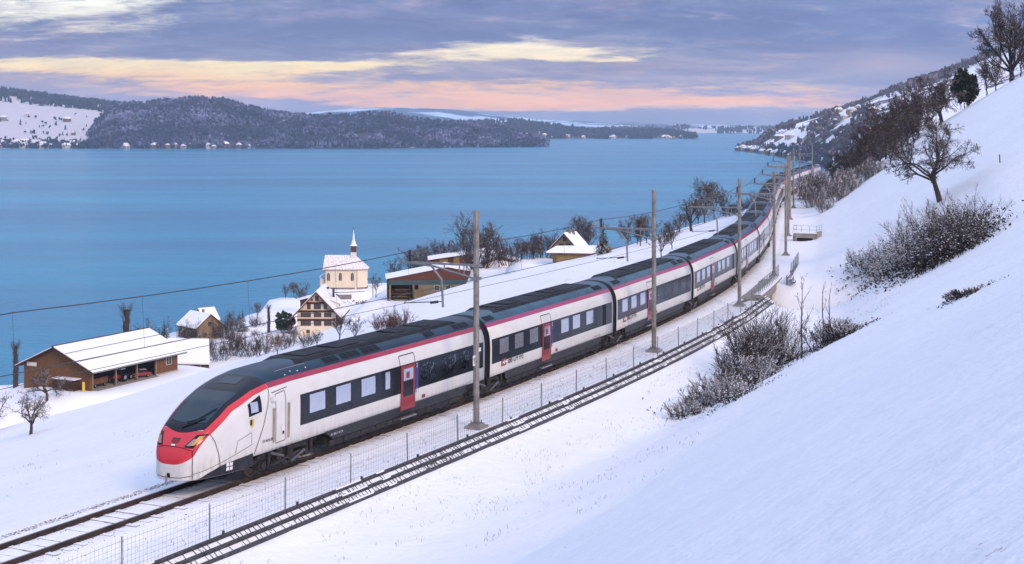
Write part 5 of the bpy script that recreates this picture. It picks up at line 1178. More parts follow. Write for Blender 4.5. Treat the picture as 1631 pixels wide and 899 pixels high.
# --- far tiny houses: one mesh each
def toy(name, wall, w, l, h, r):
    mb = MB(); mb.box(-w / 2, w / 2, -l / 2, l / 2, -6, h, 0); mb.poly([(-w / 2 - .4, -l / 2 - .4, h), (w / 2 + .4, -l / 2 - .4, h), (0, -l / 2 - .4, h + r)], (0, l + .8, 0), 1)
    for k in (-1, 1): mb.box(k * w * .25 - .7, k * w * .25 + .7, -l / 2 - .1, -l / 2, h * .35, h * .75, 2); mb.box(-w / 2 - .1, -w / 2, k * l * .25 - .7, k * l * .25 + .7, h * .35, h * .75, 2)
    return mb.mesh(name, [wall, M['snow_roof'], M['win_dark']])
far_w = [('pale', mat('far_wall_pale', (.55, .50, .45, 1), .9)), ('brown', mat('far_wall_brown', (.16, .10, .08, 1), .9)), ('ochre', mat('far_wall_ochre', (.42, .30, .17, 1), .9)), ('grey', mat('far_wall_grey', (.25, .25, .27, 1), .9))]
TOYS = [(n, toy('distant_house', m, w, l, h, r)) for n, m in far_w for w, l, h, r in ((9, 12, 7, 4), (13, 20, 9, 5))]
_ORD = 'first second third fourth fifth sixth seventh eighth ninth tenth eleventh twelfth thirteenth fourteenth fifteenth sixteenth seventeenth eighteenth nineteenth twentieth'.split()
def village(n, fx, fat, seed, where, grp):
    rr = np.random.RandomState(seed); pxs, fs = fx(rr, n); i_ = np.argsort(pxs); P_ = fat(pxs[i_], fs[i_]); seen = {}
    for i in range(n):
        nm, me = TOYS[rr.randint(len(TOYS))]; o = link('distant_house', me, None, tuple(P_[i] + (0, 0, .5)), rr.uniform(-.8, .8)); s = rr.uniform(.55, .9); o.scale = (s, s, s)
        k = seen.get(nm, 0); seen[nm] = k + 1
        tag(o, f'tiny {nm} house, {_ORD[min(k, 19)]} {nm} one from the left {where}', 'house', f'{nm} {grp}')
village(48, lambda r, n: (r.uniform(0, 132, n), r.uniform(.012, .07, n)), left_at, 5, 'in the shore village across the lake', 'houses of the village across the lake')
village(4, lambda r, n: (r.uniform(0, 130, n), r.uniform(.16, .6, n)), left_at, 6, 'alone on the far snowfields', 'farmhouses on the far snowfields')
village(16, lambda r, n: (r.uniform(185, 400, n), r.uniform(.005, .05, n)), pen_at, 7, 'at the foot of the wooded headland', 'houses along the headland shore')
village(34, lambda r, n: (r.choice([868, 905, 930, 975, 1015, 1060, 1095], n) + r.normal(0, 9, n), r.uniform(.02, .3, n)), mid_at, 8, 'in the town behind the headland', 'houses of the town behind the headland')
village(40, lambda r, n: (1176 + np.abs(r.normal(0, 55, n)).clip(0, 135), r.uniform(.02, .16, n)), right_at, 9, 'in the village below the mountain', 'houses of the lakeside village')
village(16, lambda r, n: (r.uniform(1225, 1400, n), r.uniform(.2, .8, n)), right_at, 10, 'on the mountain pastures', 'houses on the mountain pastures')
# ---------------------------------------------------------------- trees and shrubs
M['bark'] = snowy('bark', (.055, .043, .034, 1), .55, 1.25, 5.0)
M['bark_dark'] = snowy('dark_bark', (.030, .024, .022, 1), .6, 1.3, 5.0)
M['twig'] = snowy('twig', (.060, .046, .040, 1), .45, 1.3, 3.0)
M['twig_snow'] = snowy('snowy_twig', (.095, .080, .075, 1), -.05, .8, 2.0)
M['twig_red'] = snowy('red_twig', (.13, .068, .060, 1), .5, 1.3, 2.0)
M['twig_brown'] = snowy('brown_twig', (.064, .043, .037, 1), .6, 1.4, 2.0)
M['twig_thicket'] = snowy('thicket_twig', (.058, .046, .042, 1), .35, 1.2, 2.0)
M['needle'] = snowy('needles', (.016, .032, .018, 1), .75, 1.35, 2.0)
M['leaf_dark'] = snowy('dark_leaf', (.022, .030, .016, 1), .75, 1.4, 3.0)
M['dead_leaf'] = snowy('dead_leaf', (.034, .024, .018, 1), .6, 1.3, 3.0)
def batch_tubes(P_, Rr, n):
    """P_ (N, k, 3) polylines with radii (N, k) -> vertices, quads"""
    N_, k, _ = P_.shape; d = np.empty_like(P_); d[:, 1:-1] = P_[:, 2:] - P_[:, :-2]; d[:, 0] = P_[:, 1] - P_[:, 0]; d[:, -1] = P_[:, -1] - P_[:, -2]
    d /= np.linalg.norm(d, axis=-1, keepdims=True) + 1e-9; up = np.where(np.abs(d[..., 2:]) < .9, np.array([0, 0, 1.]), np.array([1., 0, 0]))
    a = np.cross(d, up); a /= np.linalg.norm(a, axis=-1, keepdims=True) + 1e-9; b = np.cross(d, a)
    an = 2 * math.pi * np.arange(n) / n; V = P_[:, :, None] + Rr[..., None, None] * (np.cos(an)[None, None, :, None] * a[:, :, None] + np.sin(an)[None, None, :, None] * b[:, :, None])
    base = (np.arange(N_) * k * n)[:, None, None]; i = (np.arange(k - 1) * n)[None, :, None]; j = np.arange(n)[None, None]; j2 = (j + 1) % n
    F = np.stack([base + i + j, base + i + n + j, base + i + n + j2, base + i + j2], -1).reshape(-1, 4)
    return V.reshape(-1, 3), F
def join(parts):
    V = []; F = []; o = 0
    for v, f in parts: V.append(v); F.append(f + o); o += len(v)
    return np.concatenate(V), np.concatenate(F)
def unit(v): return v / (np.linalg.norm(v, axis=-1, keepdims=True) + 1e-9)
def branch_set(rs, p0, d0, L_, r0, k, wander, lift, taper=.35):
    """N branches of k points from p0 along d0"""
    N_ = len(p0); P_ = np.zeros((N_, k, 3)); P_[:, 0] = p0; d = d0.copy(); st = (L_ / (k - 1))[:, None]
    for i in range(1, k):
        d = unit(d + rs.normal(0, wander, (N_, 3)) + np.array([0, 0, lift])); P_[:, i] = P_[:, i - 1] + d * st
    Rr = r0[:, None] * np.linspace(1, taper, k)[None]
    return P_, Rr, d
def children(rs, P_, Rr, per, f0, f1, ang, lfac, rfac, lmin=.0):
    N_, k, _ = P_.shape; idx = np.repeat(np.arange(N_), per); f = rs.uniform(f0, f1, len(idx)) * (k - 1); i = np.minimum(f.astype(int), k - 2); u = (f - i)[:, None]
    p = P_[idx, i] * (1 - u) + P_[idx, i + 1] * u; ax = unit(P_[idx, i + 1] - P_[idx, i]); rnd = unit(np.cross(ax, rs.normal(0, 1, (len(idx), 3)))); a = rs.uniform(ang[0], ang[1], len(idx))[:, None]
    d = unit(ax * np.cos(a) + rnd * np.sin(a)); Lp = np.linalg.norm(P_[:, -1] - P_[:, 0], axis=1)[idx]
    L_ = np.maximum(Lp * lfac * rs.uniform(.6, 1.15, len(idx)) * (1.1 - .5 * f / (k - 1)), lmin); r = (Rr[idx, i] * (1 - u[:, 0]) + Rr[idx, i + 1] * u[:, 0]) * rfac
    return p, d, L_, r
def bare_tree(seed, h=6., trunk=.28, tr=.16, limbs=6, spread=(.5, 1.05), lift=.06, n=(6, 6, 6), lean=0.0, droop=0.0, limb_len=.62, wander=.16, twig=.011, splay=1.0):
    """bare deciduous tree: (trunk + limbs) and (twigs) meshes"""
    rs = np.random.RandomState(seed); th = h * trunk
    tp_ = np.array([[(lean * z + rs.normal(0, .02) * h * .1, rs.normal(0, .01) * h, z) for z in np.linspace(-.4, th, 5)]]); tR = np.array([np.linspace(tr * 1.35, tr * .85, 5)])
    wood = [batch_tubes(tp_, tR, 8)]
    top = tp_[0, -1]; az = np.arange(limbs) * 2.4 + rs.uniform(0, .7, limbs); inc = rs.uniform(spread[0], spread[1], limbs); inc[0] *= .25
    d0 = np.stack([np.cos(az) * np.sin(inc) + lean * .6, np.sin(az) * np.sin(inc) * splay, np.cos(inc)], 1)
    st = top[None] - np.array([0, 0, 1]) * rs.uniform(0, th * .35, limbs)[:, None]
    P1, R1, _ = branch_set(rs, st, unit(d0), np.full(limbs, h * limb_len) * rs.uniform(.8, 1.1, limbs), np.full(limbs, tr * .58), 8, wander, lift, .22)
    wood.append(batch_tubes(P1, R1, 6))
    p, d, L_, r = children(rs, P1, R1, n[0], .22, 1, (.45, 1.1), .52, .62); P2, R2, _ = branch_set(rs, p, d, L_, np.maximum(r, twig * 1.6), 6, wander * 1.1, lift - droop * .5, .3); wood.append(batch_tubes(P2, R2, 4))
    p, d, L_, r = children(rs, P2, R2, n[1], .15, 1, (.4, 1.1), .55, .6); P3, R3, _ = branch_set(rs, p, d, L_, np.maximum(r, twig * 1.1), 5, wander * 1.2, lift - droop, .4); tw = [batch_tubes(P3, R3, 3)]
    p, d, L_, r = children(rs, P3, R3, n[2], .1, 1, (.4, 1.1), .62, .6, .12); P4, R4, _ = branch_set(rs, p, d, L_, np.full(len(L_), twig), 4, .22, lift - droop, .55); tw.append(batch_tubes(P4, R4, 3))
    return join(wood), join(tw)
def tree_meshes(name, seed, bark='bark', twigm='twig', **k):
    w, t = bare_tree(seed, **k); return (np_mesh(name + '_trunk', w[0], w[1], M[bark]), np_mesh(name + '_crown', t[0], t[1], M[twigm]))
def plant(name, label, cat, meshes, loc, s=1.0, rz=0.0, group=None, names=('trunk', 'crown')):
    o = empty(name, tuple(loc), rz); o.scale = (s, s, s); tag(o, label, cat, group)
    for nm, me in zip(names, meshes): link(nm, me, o)
    return o
def shrub_mesh(seed, h=3., w=2., stems=40, per=(7, 5), r=.014, up=.35, l2=.5):
    rs = np.random.RandomState(seed); a = rs.uniform(0, 6.28, stems); q = np.sqrt(rs.rand(stems)) * w * .4
    p0 = np.stack([q * np.cos(a), q * np.sin(a), np.full(stems, -.15)], 1); inc = rs.uniform(.02, .75, stems) * (.4 + q / (w * .4)); d = np.stack([np.cos(a) * np.sin(inc), np.sin(a) * np.sin(inc), np.cos(inc)], 1)
    P1, R1, _ = branch_set(rs, p0, d, h * rs.uniform(.55, 1.1, stems), np.full(stems, r * 1.7), 7, .12, up * .2, .35)
    p, d, L_, rr = children(rs, P1, R1, per[0], .2, 1, (.25, .85), l2, .6); P2, R2, _ = branch_set(rs, p, d, L_, np.full(len(L_), r), 4, .16, up * .3, .5)
    p, d, L_, rr = children(rs, P2, R2, per[1], .1, 1, (.3, .9), .55, .6, .1); P3, R3, _ = branch_set(rs, p, d, L_, np.full(len(L_), r * .7), 3, .18, up * .2, .6)
    return join([batch_tubes(P1, R1, 4)]), join([batch_tubes(P2, R2, 3), batch_tubes(P3, R3, 3)])
def shrub_meshes(name, seed, m1='bark_dark', m2='twig', **k):
    a, b = shrub_mesh(seed, **k); return (np_mesh(name + '_stems', a[0], a[1], M[m1]), np_mesh(name + '_twigs', b[0], b[1], M[m2]))
def clumps(name, rs, pts, r0, r1, m, flat=.45, leafy=False):
    """small lumps of lying snow, or ragged dead leaves, at pts"""
    n = len(pts); r = rs.uniform(r0, r1, n)
    if leafy:
        q = np.array([(-1, -.5, 0), (1, -.5, .1), (1, .5, 0), (-1, .5, -.1)]); rot = rs.normal(0, 1, (n, 3, 3)); rot[:, :, 2] *= .8; V = pts[:, None] + np.einsum('ij,njk->nik', q, rot / np.linalg.norm(rot, axis=2, keepdims=True)) * r[:, None, None]
        return np_mesh(name, V.reshape(-1, 3), np.arange(n * 4).reshape(-1, 4), m)
    ov = oct_v.copy(); V = pts[:, None] + ov[None] * rs.uniform(.6, 1.3, (n, 6, 1)) * r[:, None, None] * np.array([1, 1, flat]); F = np.array(oct_f)[None] + (np.arange(n) * 6)[:, None, None]
    return np_mesh(name, V.reshape(-1, 3), F.reshape(-1, 3), m, smooth=True)
def spot(px, py, Y=None):
    """survey: a point on the ground at a bearing, either where the sight line lands (lowered to the crest if it passes over) or at a known distance"""
    if Y is None:
        for k in range(30):
            p = on_ground(px, py + 3 * k)
            if p is not None: return p
        Y = 300
    x = px_at(px, Y); return np.array([x, Y, gz(x, Y)])
VEG = {}
def vm(key, fn):
    if key not in VEG: VEG[key] = fn()
    return VEG[key]
APPLE = [lambda s=s: tree_meshes('apple_tree', s, h=6., tr=.17, limbs=7, spread=(.55, 1.2), n=(8, 7, 6), lift=.03, droop=.05, limb_len=.66, wander=.20) for s in (11, 12, 13)]
def apple(i): return vm(('apple', i), APPLE[i])
YOUNG = lambda i: vm(('young', i), lambda: tree_meshes('young_tree', 40 + i, twigm='twig', h=5., tr=.10, limbs=7, spread=(.25, .75), n=(6, 5, 5), lift=.10, limb_len=.68, wander=.13, twig=.016))
RED = lambda i: vm(('red', i), lambda: tree_meshes('red_tree', 60 + i, twigm='twig_red', h=5., trunk=.15, tr=.10, limbs=8, spread=(.3, .9), n=(7, 6, 5), lift=.09, limb_len=.75, twig=.016))
TALL = lambda i: vm(('tall', i), lambda: tree_meshes('tall_tree', 80 + i, h=10., trunk=.2, tr=.16, limbs=9, spread=(.12, .55), n=(7, 6, 6), lift=.10, limb_len=.78, wander=.12, twig=.022))
BROWN = lambda i: vm(('brown', i), lambda: tree_meshes('brown_tree', 100 + i, bark='bark_dark', twigm='twig_brown', h=7., trunk=.2, tr=.12, limbs=8, spread=(.3, .95), n=(7, 7, 5), lift=.07, limb_len=.72, twig=.020))
BUSH = lambda i: vm(('bush', i), lambda: shrub_meshes('shrub', 120 + i, 'bark_dark', 'twig', h=3., w=2.6, stems=34, per=(8, 5), r=.016))
WBUSH = lambda i: vm(('wbush', i), lambda: shrub_meshes('frosted_shrub', 140 + i, 'twig_snow', 'twig_snow', h=3., w=3.0, stems=44, per=(9, 6), r=.018))
RBUSH = lambda i: vm(('rbush', i), lambda: shrub_meshes('red_shrub', 160 + i, 'bark_dark', 'twig_red', h=3., w=2.6, stems=34, per=(8, 5), r=.018))
def conifer_meshes(seed, h=6., w=2.0, m='needle'):
    rs = np.random.RandomState(seed); tr = batch_tubes(np.array([[(0, 0, z) for z in np.linspace(-.5, h, 5)]]), np.array([np.linspace(.14, .02, 5)]), 6)
    V = []; n = 0; zz = np.linspace(.08, .98, 26)
    for z in zz:
        k = int(11 * (1 - z) + 4); R_ = w * (1 - z) ** .85 * rs.uniform(.82, 1.1)
        for a in rs.uniform(0, 6.28, k):
            L_ = R_ * rs.uniform(.7, 1.1); dr = np.array([math.cos(a), math.sin(a), 0]); sd = np.array([-dr[1], dr[0], 0])
            for q in np.linspace(.15, 1, 5):
                c = dr * L_ * q + np.array([0, 0, z * h - .30 * L_ * q * q]); ww = L_ * .30 * (1.15 - q * .7); ln = L_ * .2
                t = rs.normal(0, .22, 3); V += [c - sd * ww + t * .1, c + dr * ln + np.array([0, 0, -.10 * L_]), c + sd * ww - t * .1, c - dr * ln * .6 + np.array([0, 0, .06])]
    V = np.array(V); return np_mesh('conifer_trunk', tr[0], tr[1], M['bark_dark']), np_mesh('conifer_crown', V, np.arange(len(V)).reshape(-1, 4), M[m])
CONIF = lambda i: vm(('con', i), lambda: conifer_meshes(180 + i))
def leafy_meshes(seed, h=3., w=1.5, m='leaf_dark', n=2600, lsz=.13):
    rs = np.random.RandomState(seed); d = unit(rs.normal(0, 1, (n, 3))); rad = rs.uniform(.35, 1, n) ** .5 * (.8 + .3 * vnoise(d[:, 0] * 3 + 5, d[:, 2] * 3 + d[:, 1] * 2, seed)); p = d * rad[:, None] * np.array([w / 2, w / 2, h * .48]) + np.array([0, 0, h * .52])
    a, b = shrub_mesh(seed, h=h * .8, w=w * .5, stems=14, per=(4, 2)); q = np.array([(-1, -.6, 0), (1, -.6, 0), (1, .6, 0), (-1, .6, 0)]); rot = rs.normal(0, 1, (n, 3, 3)); rot /= np.linalg.norm(rot, axis=2, keepdims=True)
    V = p[:, None] + np.einsum('ij,njk->nik', q, rot) * rs.uniform(.6, 1.2, n)[:, None, None] * lsz
    return np_mesh('bush_stems', a[0], a[1], M['bark_dark']), np_mesh('bush_leaves', V.reshape(-1, 3), np.arange(n * 4).reshape(-1, 4), M[m])
def pollard_meshes(seed, h=9.):
    rs = np.random.RandomState(seed); z = np.linspace(-.8, h, 14); tr = batch_tubes(np.array([[(rs.normal(0, .06), rs.normal(0, .06), a) for a in z]]), np.array([.52 * (1 - .35 * z / h) * rs.uniform(.85, 1.2, 14)]), 9)
    n = 420; zz = rs.uniform(1, h + .3, n); a = rs.uniform(0, 6.28, n); p = np.stack([.4 * np.cos(a), .4 * np.sin(a), zz], 1); d = unit(np.stack([np.cos(a) * .7, np.sin(a) * .7, np.full(n, .9)], 1)); P_, Rr, _ = branch_set(rs, p, d, rs.uniform(.25, .8, n) * (1 + 1.2 * (zz > h - 1.2)), np.full(n, .028), 4, .2, .15, .5); tw = batch_tubes(P_, Rr, 3)
    return np_mesh('pollard_trunk', tr[0], tr[1], M['bark']), np_mesh('pollard_shoots', tw[0], tw[1], M['twig'])
POLL = lambda i: vm(('pol', i), lambda: pollard_meshes(200 + i))
def grow(kind, meshes, label, cat, px, py, hpx, Y=None, base_h=6., rz=0., group=None, name=None, names=('trunk', 'crown')):
    p = spot(px, py, Y); top = px_h(py - hpx, p[1]); return plant(name or kind, label, cat, meshes, p - np.array([0, 0, .05]), max(top - p[2], hpx * p[1] / FPX * .5) / base_h, rz, group, names)
SN = ('stems', 'twigs')
# ---- the slope on the uphill side
grow('apple_tree', tree_meshes('apple_tree', 25, h=6., trunk=.34, tr=.17, limbs=9, spread=(.35, 1.35), n=(10, 9, 7), lift=.02, droop=.03, limb_len=.66, wander=.2, lean=-.26), 'large bare fruit tree with wide crooked crown leaning out over the upper snow slope', 'tree', 1497, 322, 132, base_h=6.0)
grow('apple_tree', tree_meshes('apple_tree', 27, bark='bark_dark', twigm='twig_brown', h=6., trunk=.26, tr=.2, limbs=9, spread=(.3, 1.2), n=(10, 9, 7), lift=.0, droop=.10, limb_len=.7, wander=.22, lean=-.18, twig=.016), 'dark gnarled fruit tree with drooping crown at the top of the brown hedge', 'tree', 1500, 187, 78, base_h=6.3)
grow('round_evergreen', leafy_meshes(31, 4., 2.8, 'leaf_dark', 3400, .17), 'single round dark evergreen tree standing on the skyline of the slope', 'tree', 1537, 149, 40, base_h=4., names=('stems', 'leaves'))
grow('broad_tree', tree_meshes('broad_tree', 33, bark='bark_dark', h=12., trunk=.14, tr=.32, limbs=12, spread=(.15, 1.25), n=(10, 9, 7), lift=.09, limb_len=.76, wander=.13, twig=.022), 'tall bare tree with huge rounded crown on top of the slope', 'tree', 1612, 114, 122, base_h=12.0)
for i, (x, y, h, k) in enumerate([(1586, 124, 34, 1), (1572, 128, 30, 1), (1626, 110, 40, 2)]):
    grow('frosted_shrub', WBUSH(i % 2) if k == 0 else BROWN(i % 2), ['brown bare tree just below the tall broad tree trunk', 'brown bare thicket tree between the round evergreen and the tall broad tree', 'brown bare tree behind the tall broad tree on the slope top'][i], 'bush', x, y, h, base_h=3. if k == 0 else 7., rz=i, group='scrub on the slope top', names=SN if k == 0 else ('trunk', 'crown'))
HB = [(1310, 318, 34), (1328, 308, 50), (1345, 298, 60), (1362, 287, 66), (1378, 277, 74), (1394, 266, 80), (1411, 254, 86), (1428, 243, 90), (1446, 231, 88), (1463, 220, 84), (1480, 208, 72), (1402, 268, 60), (1436, 246, 64), (1371, 290, 52), (1455, 236, 56), (1418, 262, 50)]
ORD = 'first second third fourth fifth sixth seventh eighth ninth tenth eleventh twelfth thirteenth fourteenth fifteenth sixteenth'.split()
for i, (x, y, h) in enumerate(sorted(HB)): grow('hedge_tree', BROWN(i % 4), f'brown leafless hedge tree, {ORD[i]} up from the railway end of the hedge', 'tree', x, y, h, base_h=7., rz=i * 1.7, group='brown hedge trees climbing the slope')
for i, (x, y, h) in enumerate(sorted([(1296, 330, 34), (1306, 322, 42), (1318, 316, 40), (1333, 322, 30), (1346, 312, 34), (1290, 318, 36), (1300, 300, 30), (1360, 300, 30), (1376, 290, 26), (1312, 338, 22), (1392, 280, 24)])):
    grow('frosted_shrub', WBUSH(i % 3), f'snow dusted grey shrub, {ORD[i]} from the masts along the hedge foot', 'bush', x, y, h, base_h=3., rz=i * 2.1, group='snow dusted shrubs below the brown hedge', names=SN)
def thicket(label, pts, seed, snow_n, leaf_n, stems, spread=1.2, leaf_r=(.05, .12), snow_r=(.03, .085), leaf_h=.28):
    """one tangled bush of many stems: pts are (px, py, height in metres, 1 for frosted or 0 for bare brown twigs)"""
    rs = np.random.RandomState(seed); P_ = [spot(q[0], q[1]) for q in pts]; root = empty('thicket', tuple(P_[0])); tag(root, label, 'bush', 'thickets on the snow slope'); sw = []; tw = ([], []); sn = []; lf = []
    for i, (p, (x, y, h, fr)) in enumerate(zip(P_, pts)):
        a, b = shrub_mesh(seed * 10 + i, h=h, w=spread * 2.0, stems=stems, per=(7, 5), r=.013); off = p - P_[0]
        sw.append((a[0] + off, a[1])); tw[fr].append((b[0] + off, b[1]))
        sel = b[0][rs.randint(0, len(b[0]), snow_n if fr else snow_n // 3)]; sel = sel[sel[:, 2] > .1]; sn.append(sel + off)
        k = leaf_n if fr else leaf_n * 2; q = rs.normal(0, 1, (k, 3)) * np.array([spread * .9, spread * .9, 0]) + off
        g = ground_of(q[:, 0] + P_[0][0], q[:, 1] + P_[0][1]) - P_[0][2]; q[:, 2] = g + .02 + rs.rand(k) * h * leaf_h * rs.rand(k); lf.append(q)
    for a in sw: link('stems', np_mesh('thicket_stems', a[0], a[1], M['bark_dark']), root)
    for fr, m in ((0, 'twig_thicket'), (1, 'twig_snow')):
        if tw[fr]: b = join(tw[fr]); link('twigs', np_mesh('thicket_twigs', b[0], b[1], M[m]), root)
    tag(link('undergrowth', clumps('thicket_leaves', rs, np.concatenate(lf), leaf_r[0], leaf_r[1], M['dead_leaf'], leafy=True), root), kind='stuff'); tag(link('snow_tufts', clumps('thicket_snow', rs, np.concatenate(sn), snow_r[0], snow_r[1], M['snow_roof']), root), kind='stuff')
    return root
thicket('broad snow laden bush thicket on the open slope under the leaning fruit tree', [(1376, 434, 1.3, 1), (1396, 438, 1.6, 1), (1420, 438, 1.8, 1), (1446, 433, 2.0, 1), (1470, 427, 2.0, 0), (1494, 418, 2.1, 0), (1516, 408, 2.1, 0), (1536, 397, 2.2, 0), (1452, 408, 2.7, 1), (1548, 382, 3.0, 0), (1500, 396, 2.5, 0), (1420, 420, 1.9, 1), (1484, 380, 2.7, 1), (1520, 376, 2.3, 0)], 5, 420, 380, 26, 1.3, (.05, .12), (.03, .09), .45)
thicket('dark brambly bush thicket rising from the ditch beside the fence barrier', [(1092, 664, .8, 1), (1112, 655, 1.0, 1), (1132, 645, 1.2, 1), (1150, 634, 1.4, 1), (1168, 622, 1.8, 0), (1184, 610, 2.7, 0), (1200, 602, 3.3, 0), (1216, 594, 3.4, 0), (1232, 586, 3.0, 0), (1248, 578, 1.3, 1), (1175, 635, .9, 1), (1206, 612, 1.4, 1), (1262, 574, .7, 1)], 6, 240, 200, 30, .85, (.03, .065), (.02, .05))
thicket('small snowy bush with two thin upright shoots beyond the ditch', [(1310, 552, 1.1, 0), (1326, 546, 1.2, 1), (1342, 538, 1.0, 0), (1356, 532, .6, 1)], 7, 200, 200, 24, .8, (.03, .065), (.02, .05))
thicket('tiny patch of bramble poking through the smooth snow', [(1522, 476, .3, 1), (1536, 472, .35, 0), (1552, 466, .25, 1)], 8, 60, 80, 26, .5, (.03, .07))
def whip(label, px, py, hpx, seed, side=7):
    p = spot(px, py); h = hpx * p[1] / FPX; rs = np.random.RandomState(seed); P1, R1, _ = branch_set(rs, np.array([[0, 0, -.2]]), np.array([[0, 0, 1.]]), np.array([h]), np.array([.05]), 10, .06, .1, .2); c, d, L_, r = children(rs, P1, R1, side, .3, .95, (.3, .7), .33, .55); P2, R2, _ = branch_set(rs, c, d, L_, r, 6, .10, .12, .3); c, d, L_, r = children(rs, P2, R2, 4, .3, 1, (.3, .7), .35, .6); P3, R3, _ = branch_set(rs, c, d, L_, np.full(len(L_), .009), 4, .1, .05, .6)
    a = join([batch_tubes(P1, R1, 6)]); b = join([batch_tubes(P2, R2, 4), batch_tubes(P3, R3, 3)]); return plant('sapling', label, 'tree', (np_mesh('sapling_trunk', a[0], a[1], M['bark']), np_mesh('sapling_branches', b[0], b[1], M['bark'])), p, 1, 0, None, ('trunk', 'branches'))
whip('slender crooked bare sapling standing alone at the ditch edge', 1276, 572, 128, 3, 8); whip('straight thin shoot rising from the small snowy bush', 1311, 548, 100, 4, 3); whip('second thinner shoot on the far side of the small snowy bush', 1322, 546, 92, 6, 2)
for i, (x, y, h, l) in enumerate([(1593, 262, 13, 'short wooden stake alone in the snow of the upper slope'), (1559, 240, 10, 'leaning wooden stake near the branches of the fruit tree')]):
    p = spot(x, y); s = empty('fence_stake', tuple(p)); tag(s, l, 'stake'); MB().tube([(0, 0, -.3), (-.05 - .2 * i, 0, h * p[1] / FPX)], .05, 6).build('post', M['bark'], s)
# ---- the downhill side
GR = 'bare trees below the railway'
grow('apple_tree', apple(0), 'bare fruit tree standing low in the snow in front of the field edge', 'tree', 50, 692, 80, base_h=6.0, group=GR)
grow('apple_tree', apple(1), 'bare fruit tree directly in front of the barn gable', 'tree', 74, 640, 66, None, 6.0, 1.2, GR)
grow('apple_tree', apple(2), 'bare fruit tree cut off by the picture edge beside the barn', 'tree', -14, 690, 76, None, 6.0, .6, GR)
grow('pollard_poplar', POLL(0), 'thick pollarded poplar trunk at the lakeside end of the barn', 'tree', 25, 625, 76, 300, 9.3, 0, 'pollarded poplars by the barn'); grow('pollard_poplar', POLL(1), 'pollarded poplar top rising over the barn ridge', 'tree', 201, 540, 50, 325, 9.3, 0, 'pollarded poplars by the barn')
grow('conifer', CONIF(0), 'small dark conifer behind the far end of the barn', 'tree', 262, 545, 32, 335, 6.); grow('shrub', BUSH(0), 'bare grey bush just beside the small conifer behind the barn', 'bush', 243, 545, 28, 335, 3., names=SN)
for i, (x, y, h, l) in enumerate([(313, 582, 34, 'spreading bare bush in front of the low shed'), (350, 574, 34, 'bare bush by the right end of the low shed'), (397, 569, 38, 'bare garden bush above the train nose roof'), (330, 560, 22, 'small twiggy bush on the shed slope'), (372, 548, 24, 'grey bush between shore house and farmhouse garden')]): grow('shrub', BUSH(i % 3), l, 'bush', x, y, h, None, 3., i, 'garden bushes', None, SN)
for i, (x, y, h, l) in enumerate([(442, 565, 38, 'reddish bare tree in the farmhouse garden'), (425, 552, 26, 'dense reddish bush left of the farmhouse'), (468, 542, 26, 'low reddish bush at the farmhouse corner'), (405, 540, 16, 'low reddish bush on the garden path')]): grow('red_tree', RED(i % 2), l, 'tree', x, y, h, None, 5., i * 1.3, 'reddish garden trees')
grow('garden_conifer', CONIF(1), 'dark green conifer bush at the lakeside of the garden', 'tree', 386, 528, 36, None, 6.); grow('snowy_evergreen', leafy_meshes(37, 3.2, 3.0, 'needle', 1500, .2), 'snow laden evergreen bush beside the farmhouse wall', 'bush', 455, 530, 38, None, 3.2, 0, None, None, ('stems', 'leaves'))
grow('pollard_tree', POLL(0), 'short palm like pollard in the farmhouse garden', 'tree', 428, 530, 42, None, 9.3)
for i, (x, y, h, Y, l) in enumerate([(541, 546, 48, 250, 'bare young tree in front of the farmhouse corner'), (566, 546, 40, 246, 'twiggy bare tree right of the farmhouse'), (505, 556, 30, 245, 'small twiggy tree just above the train roof'), (1053, 412, 46, 190, 'small crooked tree beside the third mast'), (599, 468, 28, 430, 'dark bare tree on the bank right of the chapel'), (480, 468, 18, 440, 'little tree by the churchyard wall')]): grow('young_tree', YOUNG(i % 3), l, 'tree', x, y, h, None, 5., i * 1.1, 'young bare trees')
for i, (x, y, h) in enumerate([(612, 528, 30), (636, 524, 32), (624, 526, 24)]): grow('red_shrub', RBUSH(i % 2), ['reddish twiggy shrub on the field just above the train roof', 'taller reddish shrub beside it, nearer to the mast', 'low reddish shrub between the two others'][i], 'bush', x, y, h, None, 3., i, 'reddish shrubs on the field', None, SN)
for i, (x, y, h, Y, l) in enumerate([(455, 482, 26, 450, 'slim bare tree against the lake left of the chapel slope'), (468, 476, 26, 456, 'second slim tree against the lake left of the chapel'), (660, 440, 46, 400, 'bare tree behind the sawmill shed roof'), (690, 425, 34, 410, 'bushy bare tree behind the yellow workshop'), (712, 420, 34, 412, 'wide bare tree behind the yellow workshop'), (776, 402, 44, None, 'bare tree just right of the tall mast'), (627, 452, 34, None, 'slim poplar beside the sawmill shed'), (410, 505, 22, None, 'low bare tree on the shore by the farm')]): grow('tall_tree', TALL(i % 3), l, 'tree', x, y, h, Y, 10., i * .9, 'bare trees against the lake')
for i, (x, y, h, Y) in enumerate(sorted([(795, 402, 24, 375), (812, 402, 18, 372), (830, 402, 24, 368), (850, 400, 28, 362), (868, 396, 24, 358), (760, 404, 30, 380), (884, 390, 20, 352), (840, 404, 22, 372)])): grow('shore_shrub', BROWN(i % 4) if i % 2 else BUSH(i % 3), f'leafless bush, {ORD[i]} from the tall mast in the row before the chalet', 'bush', x, y, h, None, 7. if i % 2 else 3., i, 'bushes between hall and chalet', None, ('trunk', 'crown') if i % 2 else SN)
